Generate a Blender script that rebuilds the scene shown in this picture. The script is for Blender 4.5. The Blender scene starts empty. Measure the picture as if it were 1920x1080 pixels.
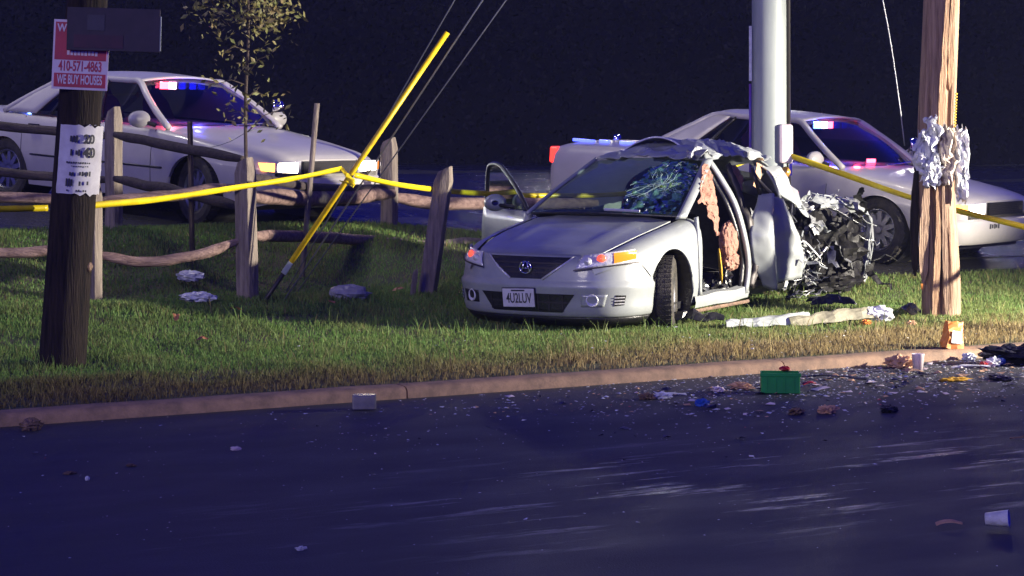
import bpy, bmesh, math, random
import numpy as np
from mathutils import Vector, Matrix, noise
R = math.radians
rng = random.Random(7)
nrg = np.random.default_rng(11)
scene = bpy.context.scene
COL = scene.collection

# ------------------------------------------------------------------ camera, sky, light
cam_d = bpy.data.cameras.new("camera")
cam = bpy.data.objects.new("camera", cam_d)
COL.objects.link(cam)
cam.location = (0, 0, 1.8)
cam.rotation_euler = (R(90), 0, 0)
cam_d.sensor_width = 36.0
cam_d.lens = 75.0
cam_d.shift_y = -309.0 / 1920.0
cam_d.clip_end = 600
scene.camera = cam

world = bpy.data.worlds.new("World")
scene.world = world
world.use_nodes = True
wn = world.node_tree
wn.nodes.clear()
w_out = wn.nodes.new("ShaderNodeOutputWorld")
w_bg = wn.nodes.new("ShaderNodeBackground")
w_sky = wn.nodes.new("ShaderNodeTexSky")
w_sky.sky_type = 'NISHITA'
w_sky.sun_disc = False
w_sky.sun_elevation = R(14)
w_sky.sun_rotation = R(195)
w_mul = wn.nodes.new("ShaderNodeMix")
w_mul.data_type = 'RGBA'
w_mul.blend_type = 'MULTIPLY'
w_mul.inputs[0].default_value = 1.0
w_mul.inputs[7].default_value = (0.026, 0.024, 1.0, 1)
wn.links.new(w_sky.outputs[0], w_mul.inputs[6])
wn.links.new(w_mul.outputs[2], w_bg.inputs[0])
w_bg.inputs[1].default_value = 0.095
wn.links.new(w_bg.outputs[0], w_out.inputs[0])

sun_d = bpy.data.lights.new("street_glow_sun", 'SUN')
sun_d.energy = 0.62
sun_d.angle = R(14)
sun_d.color = (1.0, 0.90, 0.80)
sun = bpy.data.objects.new("street_glow_sun", sun_d)
COL.objects.link(sun)
# light arrives from behind the camera, a little from the left and low
sun.rotation_euler = Vector((0.45, 0.85, -0.33)).to_track_quat('-Z', 'Y').to_euler()

scene.view_settings.view_transform = 'Standard'
scene.view_settings.look = 'None'
scene.view_settings.exposure = 0.3
scene.view_settings.gamma = 1.0
KEY_POWER = 17000.0
scene.cycles.max_bounces = 5
scene.cycles.diffuse_bounces = 2
scene.cycles.glossy_bounces = 3
scene.cycles.transmission_bounces = 3
scene.cycles.transparent_max_bounces = 10
scene.cycles.volume_bounces = 0
scene.cycles.caustics_reflective = False
scene.cycles.caustics_refractive = False
scene.cycles.sample_clamp_indirect = 3.0

# ------------------------------------------------------------------ helpers
def ss(a, b, x):
    t = min(1.0, max(0.0, (x - a) / (b - a)))
    return t * t * (3 - 2 * t)

def nz(*p):
    return noise.noise(Vector(p))

KX, KY = -3.04, 12.65
UX, UY = 0.8718, 0.4899
KANG = math.atan2(UY, UX)

def uv(X, Y):
    dx, dy = X - KX, Y - KY
    return dx * UX + dy * UY, -dx * UY + dy * UX

def xy(u, v):
    return KX + u * UX - v * UY, KY + u * UY + v * UX

def T(u, v):
    """height of the turf at kerb coordinates (u along the kerb, v away from the road)"""
    L = 1 - ss(5, 11, u)
    z = 0.076 + 0.012 * ss(0.2, 1.2, v)
    z += L * (0.17 * ss(2.5, 5.3, v) + 0.50 * ss(5.3, 7.6, v) + 0.2 * ss(7.6, 11, v))
    z += (1 - L) * (0.27 * ss(3.5, 5.5, v) + min(0.7, 0.075 * max(0, v - 5.5)))
    z += 0.012 * nz(u * 0.9, v * 0.9, 3.0) * ss(0.3, 1.0, v)
    return z

def TZ(X, Y):
    return T(*uv(X, Y))

class MB:
    """collects shapes into one mesh"""
    def __init__(self):
        self.v = []; self.f = []
    def add(self, vs, fs):
        o = len(self.v)
        self.v.extend(tuple(p) for p in vs)
        self.f.extend(tuple(i + o for i in f) for f in fs)
        return self
    def box(self, c, s, rot=None):
        hx, hy, hz = s[0] / 2, s[1] / 2, s[2] / 2
        P = [Vector((x, y, z)) for x in (-hx, hx) for y in (-hy, hy) for z in (-hz, hz)]
        if rot is not None: P = [rot @ p for p in P]
        c = Vector(c)
        return self.add([p + c for p in P], [(0, 1, 3, 2), (4, 6, 7, 5), (0, 4, 5, 1), (2, 3, 7, 6), (0, 2, 6, 4), (1, 5, 7, 3)])
    def tube(self, pts, rad, n=8, cap=True, squash=1.0):
        pts = [Vector(p) for p in pts]
        if not hasattr(rad, '__len__'): rad = [rad] * len(pts)
        vs = []; fs = []
        prev = None
        for i, p in enumerate(pts):
            d = (pts[min(i + 1, len(pts) - 1)] - pts[max(i - 1, 0)]).normalized()
            if prev is None:
                a = d.cross(Vector((0, 0, 1)))
                if a.length < 1e-3: a = d.cross(Vector((0, 1, 0)))
            else:
                a = prev - d * prev.dot(d)
            a.normalize(); prev = a
            b = d.cross(a)
            for k in range(n):
                t = 2 * math.pi * k / n
                vs.append(p + a * (rad[i] * math.cos(t)) + b * (rad[i] * squash * math.sin(t)))
        for i in range(len(pts) - 1):
            for k in range(n):
                k2 = (k + 1) % n
                fs.append((i * n + k, i * n + k2, (i + 1) * n + k2, (i + 1) * n + k))
        if cap:
            fs.append(tuple(range(n - 1, -1, -1)))
            fs.append(tuple((len(pts) - 1) * n + k for k in range(n)))
        return self.add(vs, fs)
    def grid(self, rows, close=False):
        n = len(rows[0]); vs = [p for r in rows for p in r]; fs = []
        for i in range(len(rows) - 1):
            for j in range(n if close else n - 1):
                j2 = (j + 1) % n
                fs.append((i * n + j, i * n + j2, (i + 1) * n + j2, (i + 1) * n + j))
        return self.add(vs, fs)
    def poly(self, pts):
        return self.add(pts, [tuple(range(len(pts)))])
    def prism(self, pts, off):
        """flat polygon pts (3-D) extruded by vector off"""
        n = len(pts); off = Vector(off)
        vs = [Vector(p) for p in pts] + [Vector(p) + off for p in pts]
        fs = [tuple(range(n - 1, -1, -1)), tuple(range(n, 2 * n))]
        fs += [(i, (i + 1) % n, (i + 1) % n + n, i + n) for i in range(n)]
        return self.add(vs, fs)
    def lathe(self, prof, n=24, axis='x', c=(0, 0, 0)):
        """profile [(along axis, radius)]"""
        rows = []
        for a, r in prof:
            row = []
            for k in range(n):
                t = 2 * math.pi * k / n
                p = {'x': (a, r * math.cos(t), r * math.sin(t)), 'y': (r * math.cos(t), a, r * math.sin(t)), 'z': (r * math.cos(t), r * math.sin(t), a)}[axis]
                row.append((p[0] + c[0], p[1] + c[1], p[2] + c[2]))
            rows.append(row)
        return self.grid(rows, True)
    def build(self, name, mat, parent=None, smooth=False, bevel=0.0, solid=0.0, kind=None, fix=True):
        me = bpy.data.meshes.new(name)
        me.from_pydata([tuple(p) for p in self.v], [], self.f)
        if fix:
            b = bmesh.new(); b.from_mesh(me)
            bmesh.ops.recalc_face_normals(b, faces=b.faces)
            b.to_mesh(me); b.free()
        if smooth:
            me.polygons.foreach_set("use_smooth", [True] * len(me.polygons))
        me.materials.append(mat)
        o = bpy.data.objects.new(name, me)
        COL.objects.link(o)
        if parent is not None: o.parent = parent
        if solid:
            m = o.modifiers.new("Solidify", 'SOLIDIFY'); m.thickness = solid; m.offset = 0
        if bevel:
            m = o.modifiers.new("Bevel", 'BEVEL'); m.width = bevel; m.segments = 2; m.limit_method = 'ANGLE'
        if smooth and not bevel:
            pass
        if kind: o["kind"] = kind
        return o

def tag(o, label, cat, group=None):
    o["label"] = label; o["category"] = cat
    if group: o["group"] = group
    return o

def thing(name, label, cat, loc=(0, 0, 0), rot=(0, 0, 0), group=None):
    o = bpy.data.objects.new(name, None)
    o.empty_display_size = 0.1
    COL.objects.link(o)
    o.location = loc; o.rotation_euler = rot
    return tag(o, label, cat, group)

def autosmooth(o, ang=40):
    me = o.data
    b = bmesh.new(); b.from_mesh(me)
    for e in b.edges:
        if len(e.link_faces) == 2 and e.calc_face_angle(0) > R(ang): e.smooth = False
    for f in b.faces: f.smooth = True
    b.to_mesh(me); b.free()
    return o

def cr(P, n):
    """Catmull-Rom resample of list P into n points"""
    P = [Vector(p) for p in P]
    out = []
    m = len(P) - 1
    for i in range(n):
        t = i / (n - 1) * m
        k = min(int(t), m - 1); t -= k
        p1, p2 = P[k], P[k + 1]
        p0 = P[k - 1] if k > 0 else p1 * 2 - p2
        p3 = P[k + 2] if k + 2 <= m else p2 * 2 - p1
        out.append(0.5 * ((2 * p1) + (p2 - p0) * t + (2 * p0 - 5 * p1 + 4 * p2 - p3) * t * t + (3 * p1 - p0 - 3 * p2 + p3) * t ** 3))
    return out

def surf(rows, nu, nv):
    rr = [cr(r, nv) for r in rows]
    cols = [cr([r[j] for r in rr], nu) for j in range(nv)]
    return [[cols[j][i] for j in range(nv)] for i in range(nu)]

def crumple(rows, amp, fr, seed=0.0, direction=None):
    out = []
    for r in rows:
        row = []
        for p in r:
            p = Vector(p); q = p * fr + Vector((seed, seed * 1.7, -seed))
            d = Vector((1 - 2 * abs(nz(q.x, q.y, q.z)) * 1.6, 1 - 2 * abs(nz(q.x + 9, q.y, q.z)) * 1.6, 1 - 2 * abs(nz(q.x, q.y + 9, q.z)) * 1.6)) - Vector((.5, .5, .5))
            d += 0.5 * noise.noise_vector(q * 2.3)
            row.append(p + d * amp)
        out.append(row)
    return out

# ------------------------------------------------------------------ materials
def mat(name, col, rough=0.6, metal=0.0, col2=None, nscale=6.0, bump=0.0, bscale=40.0, coat=0.0, spec=None, alpha=1.0, stretch=None, emit=None, estr=0.0, trans=0.0, rough2=None, detail=4.0, lo=0.35, hi=0.65, sss=0.0):
    m = bpy.data.materials.new(name); m.use_nodes = True
    nt = m.node_tree; N = nt.nodes; L = nt.links
    b = N["Principled BSDF"]
    b.inputs["Base Color"].default_value = (*col, 1)
    b.inputs["Roughness"].default_value = rough
    b.inputs["Metallic"].default_value = metal
    b.inputs["Coat Weight"].default_value = coat
    b.inputs["Coat Roughness"].default_value = 0.08
    b.inputs["Transmission Weight"].default_value = trans
    b.inputs["Alpha"].default_value = alpha
    if spec is not None: b.inputs["Specular IOR Level"].default_value = spec
    if emit is not None:
        b.inputs["Emission Color"].default_value = (*emit, 1); b.inputs["Emission Strength"].default_value = estr
    tc = N.new("ShaderNodeTexCoord"); mp = N.new("ShaderNodeMapping")
    L.new(tc.outputs["Object"], mp.inputs[0])
    if stretch: mp.inputs["Scale"].default_value = stretch
    if col2 is not None or rough2 is not None:
        n = N.new("ShaderNodeTexNoise"); n.inputs["Scale"].default_value = nscale; n.inputs["Detail"].default_value = detail
        n.inputs["Roughness"].default_value = 0.65
        L.new(mp.outputs[0], n.inputs["Vector"])
        rp = N.new("ShaderNodeMapRange"); rp.inputs[1].default_value = lo; rp.inputs[2].default_value = hi
        L.new(n.outputs[0], rp.inputs[0])
        if col2 is not None:
            mx = N.new("ShaderNodeMix"); mx.data_type = 'RGBA'
            mx.inputs[6].default_value = (*col, 1); mx.inputs[7].default_value = (*col2, 1)
            L.new(rp.outputs[0], mx.inputs[0]); L.new(mx.outputs[2], b.inputs["Base Color"])
        if rough2 is not None:
            mr = N.new("ShaderNodeMapRange"); mr.inputs[3].default_value = rough; mr.inputs[4].default_value = rough2
            L.new(rp.outputs[0], mr.inputs[0]); L.new(mr.outputs[0], b.inputs["Roughness"])
    if bump:
        n2 = N.new("ShaderNodeTexNoise"); n2.inputs["Scale"].default_value = bscale; n2.inputs["Detail"].default_value = 5
        L.new(mp.outputs[0], n2.inputs["Vector"])
        bp = N.new("ShaderNodeBump"); bp.inputs["Strength"].default_value = bump; bp.inputs["Distance"].default_value = 0.02
        L.new(n2.outputs[0], bp.inputs["Height"]); L.new(bp.outputs[0], b.inputs["Normal"])
    return m

def glass_mat(name, tint, rough=0.02, refl=0.06, fog=0.0, fogcol=(0.5, 0.6, 0.6)):
    """thin sheet glass: tinted see-through plus a fresnel reflection, and a patchy diffuse film"""
    m = bpy.data.materials.new(name); m.use_nodes = True
    nt = m.node_tree; N = nt.nodes; L = nt.links
    N.remove(N["Principled BSDF"])
    out = N["Material Output"]
    tr = N.new("ShaderNodeBsdfTransparent"); tr.inputs[0].default_value = (*tint, 1)
    gl = N.new("ShaderNodeBsdfGlossy"); gl.inputs["Roughness"].default_value = rough
    fr = N.new("ShaderNodeFresnel"); fr.inputs[0].default_value = 1.5
    mx = N.new("ShaderNodeMixShader")
    L.new(fr.outputs[0], mx.inputs[0]); L.new(tr.outputs[0], mx.inputs[1]); L.new(gl.outputs[0], mx.inputs[2])
    last = mx
    if fog:
        df = N.new("ShaderNodeBsdfDiffuse"); df.inputs[0].default_value = (*fogcol, 1)
        nx = N.new("ShaderNodeTexNoise"); nx.inputs["Scale"].default_value = 7; nx.inputs["Detail"].default_value = 6
        rp = N.new("ShaderNodeMapRange"); rp.inputs[1].default_value = 0.35; rp.inputs[2].default_value = 0.75; rp.inputs[4].default_value = fog
        L.new(nx.outputs[0], rp.inputs[0])
        m2 = N.new("ShaderNodeMixShader")
        L.new(rp.outputs[0], m2.inputs[0]); L.new(mx.outputs[0], m2.inputs[1]); L.new(df.outputs[0], m2.inputs[2])
        last = m2
    L.new(last.outputs[0], out.inputs[0])
    return m

def emis(name, col, strength):
    m = bpy.data.materials.new(name); m.use_nodes = True
    N = m.node_tree.nodes
    b = N["Principled BSDF"]
    b.inputs["Base Color"].default_value = (*col, 1)
    b.inputs["Emission Color"].default_value = (*col, 1)
    b.inputs["Emission Strength"].default_value = strength
    b.inputs["Roughness"].default_value = 0.2
    return m

M = {}
M['concrete'] = mat('kerb_concrete', (0.35, 0.22, 0.14), 0.85, col2=(0.20, 0.13, 0.09), nscale=9, bump=0.25, bscale=90)
M['creosote'] = mat('creosote_wood', (0.010, 0.008, 0.009), 0.8, col2=(0.036, 0.026, 0.021), nscale=5, stretch=(6, 6, 0.5), bump=0.8, bscale=14, spec=0.15)
M['poletan'] = mat('weathered_pole_wood', (0.40, 0.27, 0.175), 0.8, col2=(0.17, 0.10, 0.065), nscale=4, stretch=(9, 9, 0.45), bump=0.9, bscale=12)
M['splint'] = mat('split_pale_wood', (0.50, 0.31, 0.18), 0.75, col2=(0.33, 0.19, 0.10), nscale=5, stretch=(9, 9, 0.5), bump=0.7, bscale=14)
M['fence'] = mat('weathered_fence_wood', (0.30, 0.25, 0.20), 0.85, col2=(0.14, 0.11, 0.095), nscale=5, stretch=(5, 5, 0.6), bump=0.8, bscale=18)
M['fencerail'] = mat('weathered_rail_wood', (0.33, 0.22, 0.185), 0.85, col2=(0.14, 0.085, 0.075), nscale=5, stretch=(0.8, 5, 5), bump=0.8, bscale=18)
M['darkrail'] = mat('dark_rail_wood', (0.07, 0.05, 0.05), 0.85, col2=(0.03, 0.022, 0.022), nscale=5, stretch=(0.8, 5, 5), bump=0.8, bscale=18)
M['galv'] = mat('galvanised_steel', (0.33, 0.365, 0.35), 0.6, 0.1, col2=(0.25, 0.285, 0.275), nscale=3, stretch=(3, 3, 0.4), rough2=0.5)
M['darksteel'] = mat('dark_steel', (0.05, 0.045, 0.045), 0.5, 0.6)
M['wire'] = mat('steel_cable', (0.25, 0.26, 0.28), 0.4, 0.7, bump=0.3, bscale=300)
M['yellowpvc'] = mat('yellow_plastic_guard', (0.85, 0.62, 0.01), 0.4, col2=(0.65, 0.42, 0.01), nscale=9)
M['tape'] = mat('yellow_barrier_tape', (0.88, 0.72, 0.01), 0.35, col2=(0.74, 0.55, 0.01), nscale=6)
M['white'] = mat('white_car_paint', (0.48, 0.455, 0.44), 0.4, coat=0.3, col2=(0.42, 0.40, 0.385), nscale=3)
M['silver'] = mat('silver_car_paint', (0.33, 0.355, 0.355), 0.40, 0.15, coat=0.35, col2=(0.28, 0.30, 0.30), nscale=4, rough2=0.46)
M['silvertorn'] = mat('torn_silver_metal', (0.30, 0.31, 0.32), 0.36, 0.35, col2=(0.05, 0.05, 0.055), nscale=9, rough2=0.5, bump=0.5, bscale=25, lo=0.45, hi=0.8)
M['blackpl'] = mat('black_plastic', (0.007, 0.007, 0.009), 0.34, col2=(0.018, 0.018, 0.02), nscale=12, bump=0.2, bscale=60)
M['liner'] = mat('torn_black_liner', (0.004, 0.004, 0.005), 0.5, col2=(0.014, 0.013, 0.013), nscale=9, bump=0.5, bscale=20, spec=0.25)
M['rubber'] = mat('tyre_rubber', (0.018, 0.017, 0.016), 0.75, col2=(0.06, 0.052, 0.04), nscale=10, bump=0.5, bscale=70)
M['alloy'] = mat('alloy_rim', (0.42, 0.42, 0.43), 0.35, 0.8, col2=(0.3, 0.3, 0.3), nscale=8)
M['chrome'] = mat('chrome', (0.8, 0.8, 0.82), 0.08, 1.0)
M['dash'] = mat('grey_dash_vinyl', (0.09, 0.09, 0.10), 0.6, col2=(0.06, 0.06, 0.07), nscale=20)
M['interior'] = mat('dark_cloth_interior', (0.014, 0.013, 0.015), 0.9, col2=(0.03, 0.028, 0.03), nscale=20)
M['airbag'] = mat('salmon_airbag_cloth', (0.38, 0.20, 0.145), 0.85, col2=(0.28, 0.14, 0.10), nscale=12, bump=0.6, bscale=30)
M['whitepl'] = mat('white_plastic_film', (0.72, 0.73, 0.76), 0.4, col2=(0.5, 0.51, 0.55), nscale=14, bump=0.5, bscale=30)
M['paper'] = mat('paper_flyer', (0.62, 0.61, 0.65), 0.8, col2=(0.50, 0.48, 0.52), nscale=9)
M['ink'] = mat('black_ink', (0.03, 0.03, 0.04), 0.7)
M['signred'] = mat('red_sign_print', (0.52, 0.05, 0.07), 0.5, col2=(0.43, 0.04, 0.06), nscale=7)
M['signwhite'] = mat('white_sign_print', (0.78, 0.70, 0.71), 0.5, col2=(0.68, 0.6, 0.62), nscale=7)
M['glass'] = glass_mat('side_glass', (0.22, 0.23, 0.27))
M['windshield'] = glass_mat('windshield_glass', (0.24, 0.33, 0.31), fog=0.25, fogcol=(0.16, 0.24, 0.23))  # dirt film thickened to imitate pale reflections on the glass
M['crackglass'] = glass_mat('shattered_glass', (0.34, 0.56, 0.50), rough=0.2, fog=0.9, fogcol=(0.10, 0.25, 0.21))
M['lensclear'] = glass_mat('clear_lens', (0.85, 0.87, 0.9))
M['amber'] = mat('amber_lens', (0.85, 0.28, 0.02), 0.2, coat=0.5, emit=(1.0, 0.25, 0.02), estr=0.12)
M['redlens'] = emis('red_lamp', (1.0, 0.04, 0.03), 2.2)
M['redhot'] = emis('red_strobe', (1.0, 0.05, 0.08), 60)
M['pinkhot'] = emis('pink_strobe', (1.0, 0.45, 0.55), 45)
M['bluefaint'] = emis('blue_lamp_resting', (0.02, 0.03, 0.35), 0.4)
M['bluehot'] = emis('blue_strobe', (0.08, 0.16, 1.0), 70)
M['bluedim'] = emis('blue_lamp', (0.10, 0.14, 1.0), 2.2)
M['headlit'] = emis('lit_headlamp', (1.0, 0.84, 0.58), 30)
M['amberlit'] = emis('lit_amber_lamp', (1.0, 0.35, 0.06), 5)
M['parklamp'] = emis('parking_lamp', (1.0, 0.12, 0.06), 0.9)
M['reflector'] = mat('lamp_bowl', (0.66, 0.66, 0.68), 0.25, 0.25, bump=0.3, bscale=40)
M['greenbox'] = mat('green_plastic_crate', (0.01, 0.30, 0.05), 0.4, col2=(0.01, 0.22, 0.04), nscale=5)
M['leafbrown'] = mat('fallen_leaf', (0.42, 0.17, 0.07), 0.7, col2=(0.25, 0.10, 0.05), nscale=30)
M['tan'] = mat('tan_crumpled_paper', (0.62, 0.38, 0.22), 0.8, col2=(0.45, 0.26, 0.16), nscale=12, bump=0.5)
M['brownrag'] = mat('brown_rag', (0.24, 0.15, 0.10), 0.9, col2=(0.12, 0.08, 0.06), nscale=12, bump=0.5)
M['bluepl'] = mat('blue_plastic', (0.03, 0.10, 0.45), 0.4, col2=(0.02, 0.06, 0.3), nscale=9)
M['redpl'] = mat('red_plastic', (0.55, 0.03, 0.03), 0.4, col2=(0.4, 0.02, 0.02), nscale=9)
M['orangepl'] = mat('orange_print', (0.75, 0.28, 0.05), 0.5, col2=(0.6, 0.2, 0.04), nscale=9)
M['yellowpl'] = mat('yellow_foam', (0.8, 0.48, 0.03), 0.6, col2=(0.6, 0.34, 0.02), nscale=9)
M['pinkwhite'] = mat('pinkish_white_enamel', (0.78, 0.68, 0.68), 0.4, col2=(0.7, 0.58, 0.58), nscale=6)
M['bark'] = mat('young_tree_bark', (0.05, 0.035, 0.03), 0.9, col2=(0.10, 0.075, 0.055), nscale=8, stretch=(4, 4, 0.7), bump=0.8, bscale=30)
M['glassbit'] = mat('broken_glass_bits', (0.75, 0.78, 0.80), 0.12, 0.0, coat=1.0)
# ------------------------------------------------------------------ the setting
def road_material():
    m = mat('wet_asphalt', (0.020, 0.020, 0.026), 0.42, bump=0.35, bscale=110, spec=1.0)
    m.node_tree.nodes['Principled BSDF'].inputs['Coat Roughness'].default_value = 0.34
    nt = m.node_tree; N = nt.nodes; L = nt.links; b = N["Principled BSDF"]
    tc = N.new("ShaderNodeTexCoord")
    # polished / damp lanes: roughness varies in long streaks along the carriageway
    mp = N.new("ShaderNodeMapping"); mp.inputs["Scale"].default_value = (0.7, 1.6, 1)
    L.new(tc.outputs["Object"], mp.inputs[0])
    n = N.new("ShaderNodeTexNoise"); n.inputs["Scale"].default_value = 1.6; n.inputs["Detail"].default_value = 6
    L.new(mp.outputs[0], n.inputs["Vector"])
    r = N.new("ShaderNodeMapRange"); r.inputs[1].default_value = 0.35; r.inputs[2].default_value = 0.7; r.inputs[3].default_value = 0.74; r.inputs[4].default_value = 0.60
    L.new(n.outputs[0], r.inputs[0]); ROUGH = r
    # streak mask along the road: smoother spots with pale reflections painted in
    mp2 = N.new("ShaderNodeMapping"); mp2.inputs["Scale"].default_value = (0.55, 3.6, 1); mp2.inputs["Rotation"].default_value = (0, 0, R(-9))
    L.new(tc.outputs["Object"], mp2.inputs[0])
    n2 = N.new("ShaderNodeTexNoise"); n2.inputs["Scale"].default_value = 1.5; n2.inputs["Detail"].default_value = 8; n2.inputs["Roughness"].default_value = 0.7
    L.new(mp2.outputs[0], n2.inputs["Vector"])
    r2 = N.new("ShaderNodeMapRange"); r2.inputs[1].default_value = 0.55; r2.inputs[2].default_value = 0.66
    L.new(n2.outputs[0], r2.inputs[0])
    # oval on the carriageway that limits the painted reflection streaks
    vm = N.new("ShaderNodeVectorMath"); vm.operation = 'SUBTRACT'; vm.inputs[1].default_value = (2.9, -3.8, 0)
    L.new(tc.outputs["Object"], vm.inputs[0])
    vs = N.new("ShaderNodeVectorMath"); vs.operation = 'MULTIPLY'; vs.inputs[1].default_value = (0.34, 0.8, 0)
    L.new(vm.outputs[0], vs.inputs[0])
    vl = N.new("ShaderNodeVectorMath"); vl.operation = 'LENGTH'
    L.new(vs.outputs[0], vl.inputs[0])
    r3 = N.new("ShaderNodeMapRange"); r3.inputs[1].default_value = 1.25; r3.inputs[2].default_value = 0.35
    L.new(vl.outputs["Value"], r3.inputs[0])
    mul = N.new("ShaderNodeMath"); mul.operation = 'MULTIPLY'
    L.new(r2.outputs[0], mul.inputs[0]); L.new(r3.outputs[0], mul.inputs[1])
    mr2 = N.new("ShaderNodeMix"); mr2.inputs[3].default_value = 0.09
    L.new(mul.outputs[0], mr2.inputs[0]); L.new(ROUGH.outputs[0], mr2.inputs[2]); L.new(mr2.outputs[0], b.inputs["Roughness"])
    # speckle
    vo = N.new("ShaderNodeTexNoise"); vo.inputs["Scale"].default_value = 160
    L.new(tc.outputs["Object"], vo.inputs["Vector"])
    r4 = N.new("ShaderNodeMapRange"); r4.inputs[1].default_value = 0.4; r4.inputs[2].default_value = 0.75
    L.new(vo.outputs[0], r4.inputs[0])
    mx = N.new("ShaderNodeMix"); mx.data_type = 'RGBA'
    mx.inputs[6].default_value = (0.008, 0.008, 0.012, 1); mx.inputs[7].default_value = (0.026, 0.026, 0.032, 1)
    L.new(r4.outputs[0], mx.inputs[0])
    mx2 = N.new("ShaderNodeMix"); mx2.data_type = 'RGBA'; mx2.inputs[7].default_value = (0.16, 0.16, 0.15, 1)  # pale base colour paints lamp reflections into the streaks
    L.new(mul.outputs[0], mx2.inputs[0]); L.new(mx.outputs[2], mx2.inputs[6])
    L.new(mx2.outputs[2], b.inputs["Base Color"])
    return m

def structure(o):
    o["kind"] = "structure"; return o

def uvobj(o):
    o.location = (KX, KY, 0); o.rotation_euler = (0, 0, KANG); return o

# road in kerb coordinates: x along the kerb, y = v (negative on the carriageway)
rm = MB()
us = [-60, -20, -8, -4, 0, 4, 8, 12, 20, 60, 140]
rm.grid([[(u, v, 0.0 + 0.0) for v in (-40, -20, -12, -8, -5, -3, -1.5, -0.0, 0.3)] for u in us])
structure(uvobj(rm.build('road', road_material())))

M['soil'] = mat('soil_and_thatch', (0.10, 0.08, 0.045), 0.95, col2=(0.06, 0.085, 0.03), nscale=3, bump=0.8, bscale=30)
ug = [-60, -40, -25, -15, -10] + [(-8 + 0.4 * i) for i in range(61)] + [18, 21, 26, 34, 50, 80, 120]
vg = [0.14, 0.2, 0.35, 0.6, 0.9] + [1.2 + 0.4 * i for i in range(30)] + [14, 16, 19, 24, 32, 45, 70, 120]
lm = MB()
lm.grid([[(u, v, T(u, v)) for v in vg] for u in ug])
structure(uvobj(lm.build('lawn', M['soil'], smooth=True)))

# paved lot behind the fence
def lot_edge(u):
    return 4.6 + 3.3 * (1 - ss(5.5, 11, u)) + 0.1 * nz(u * .7, 1, 2)
M['lot'] = mat('wet_lot_paving', (0.020, 0.020, 0.024), 0.30, col2=(0.045, 0.043, 0.045), nscale=2, bump=1.0, bscale=22, rough2=0.16)
pm = MB()
ul = [-40, -25, -15] + [-10 + 0.5 * i for i in range(65)] + [26, 34, 50, 80]
tl = [0, 0.3, 0.8, 1.4, 2.2, 3, 4, 5, 6.5, 8, 10, 14, 20]
pm.grid([[(u, lot_edge(u) + t, T(u, lot_edge(u) + t) + 0.006) for t in tl] for u in ul])
structure(uvobj(pm.build('parking_lot', M['lot'], smooth=True)))

# kerb: separate cast sections with open joints
kerb = bpy.data.objects.new('kerb', None); COL.objects.link(kerb); kerb["kind"] = "structure"
uvobj(kerb)
SEC = 3.05
prof = [(-0.02, -0.05), (-0.015, 0.046), (0.0, 0.066), (0.025, 0.076), (0.15, 0.080), (0.17, 0.07), (0.17, -0.05)]
base_me = None
for i in range(-4, 14):
    u0 = 2.69 + SEC * i
    if base_me is None:
        kb = MB()
        rows = []
        ku = [0.006 + (SEC - 0.012) * j / 24 for j in range(25)]
        for u in ku:
            rows.append([(u, y + 0.004 * nz(u * 2.3, z * 9, 1), z + 0.004 * nz(u * 1.7, 5, y * 6)) for y, z in prof])
        kb.grid(rows)
        kb.poly([rows[0][j] for j in range(len(prof))]); kb.poly([rows[-1][j] for j in range(len(prof))])
        o = kb.build('kerb_stone', M['concrete'], kerb)
        autosmooth(o, 50)
        base_me = o.data
    else:
        o = bpy.data.objects.new('kerb_stone', base_me); COL.objects.link(o); o.parent = kerb
    o.location = (u0, 0.003 * rng.uniform(-1, 1), 0.003 * rng.uniform(-1, 1))

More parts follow.
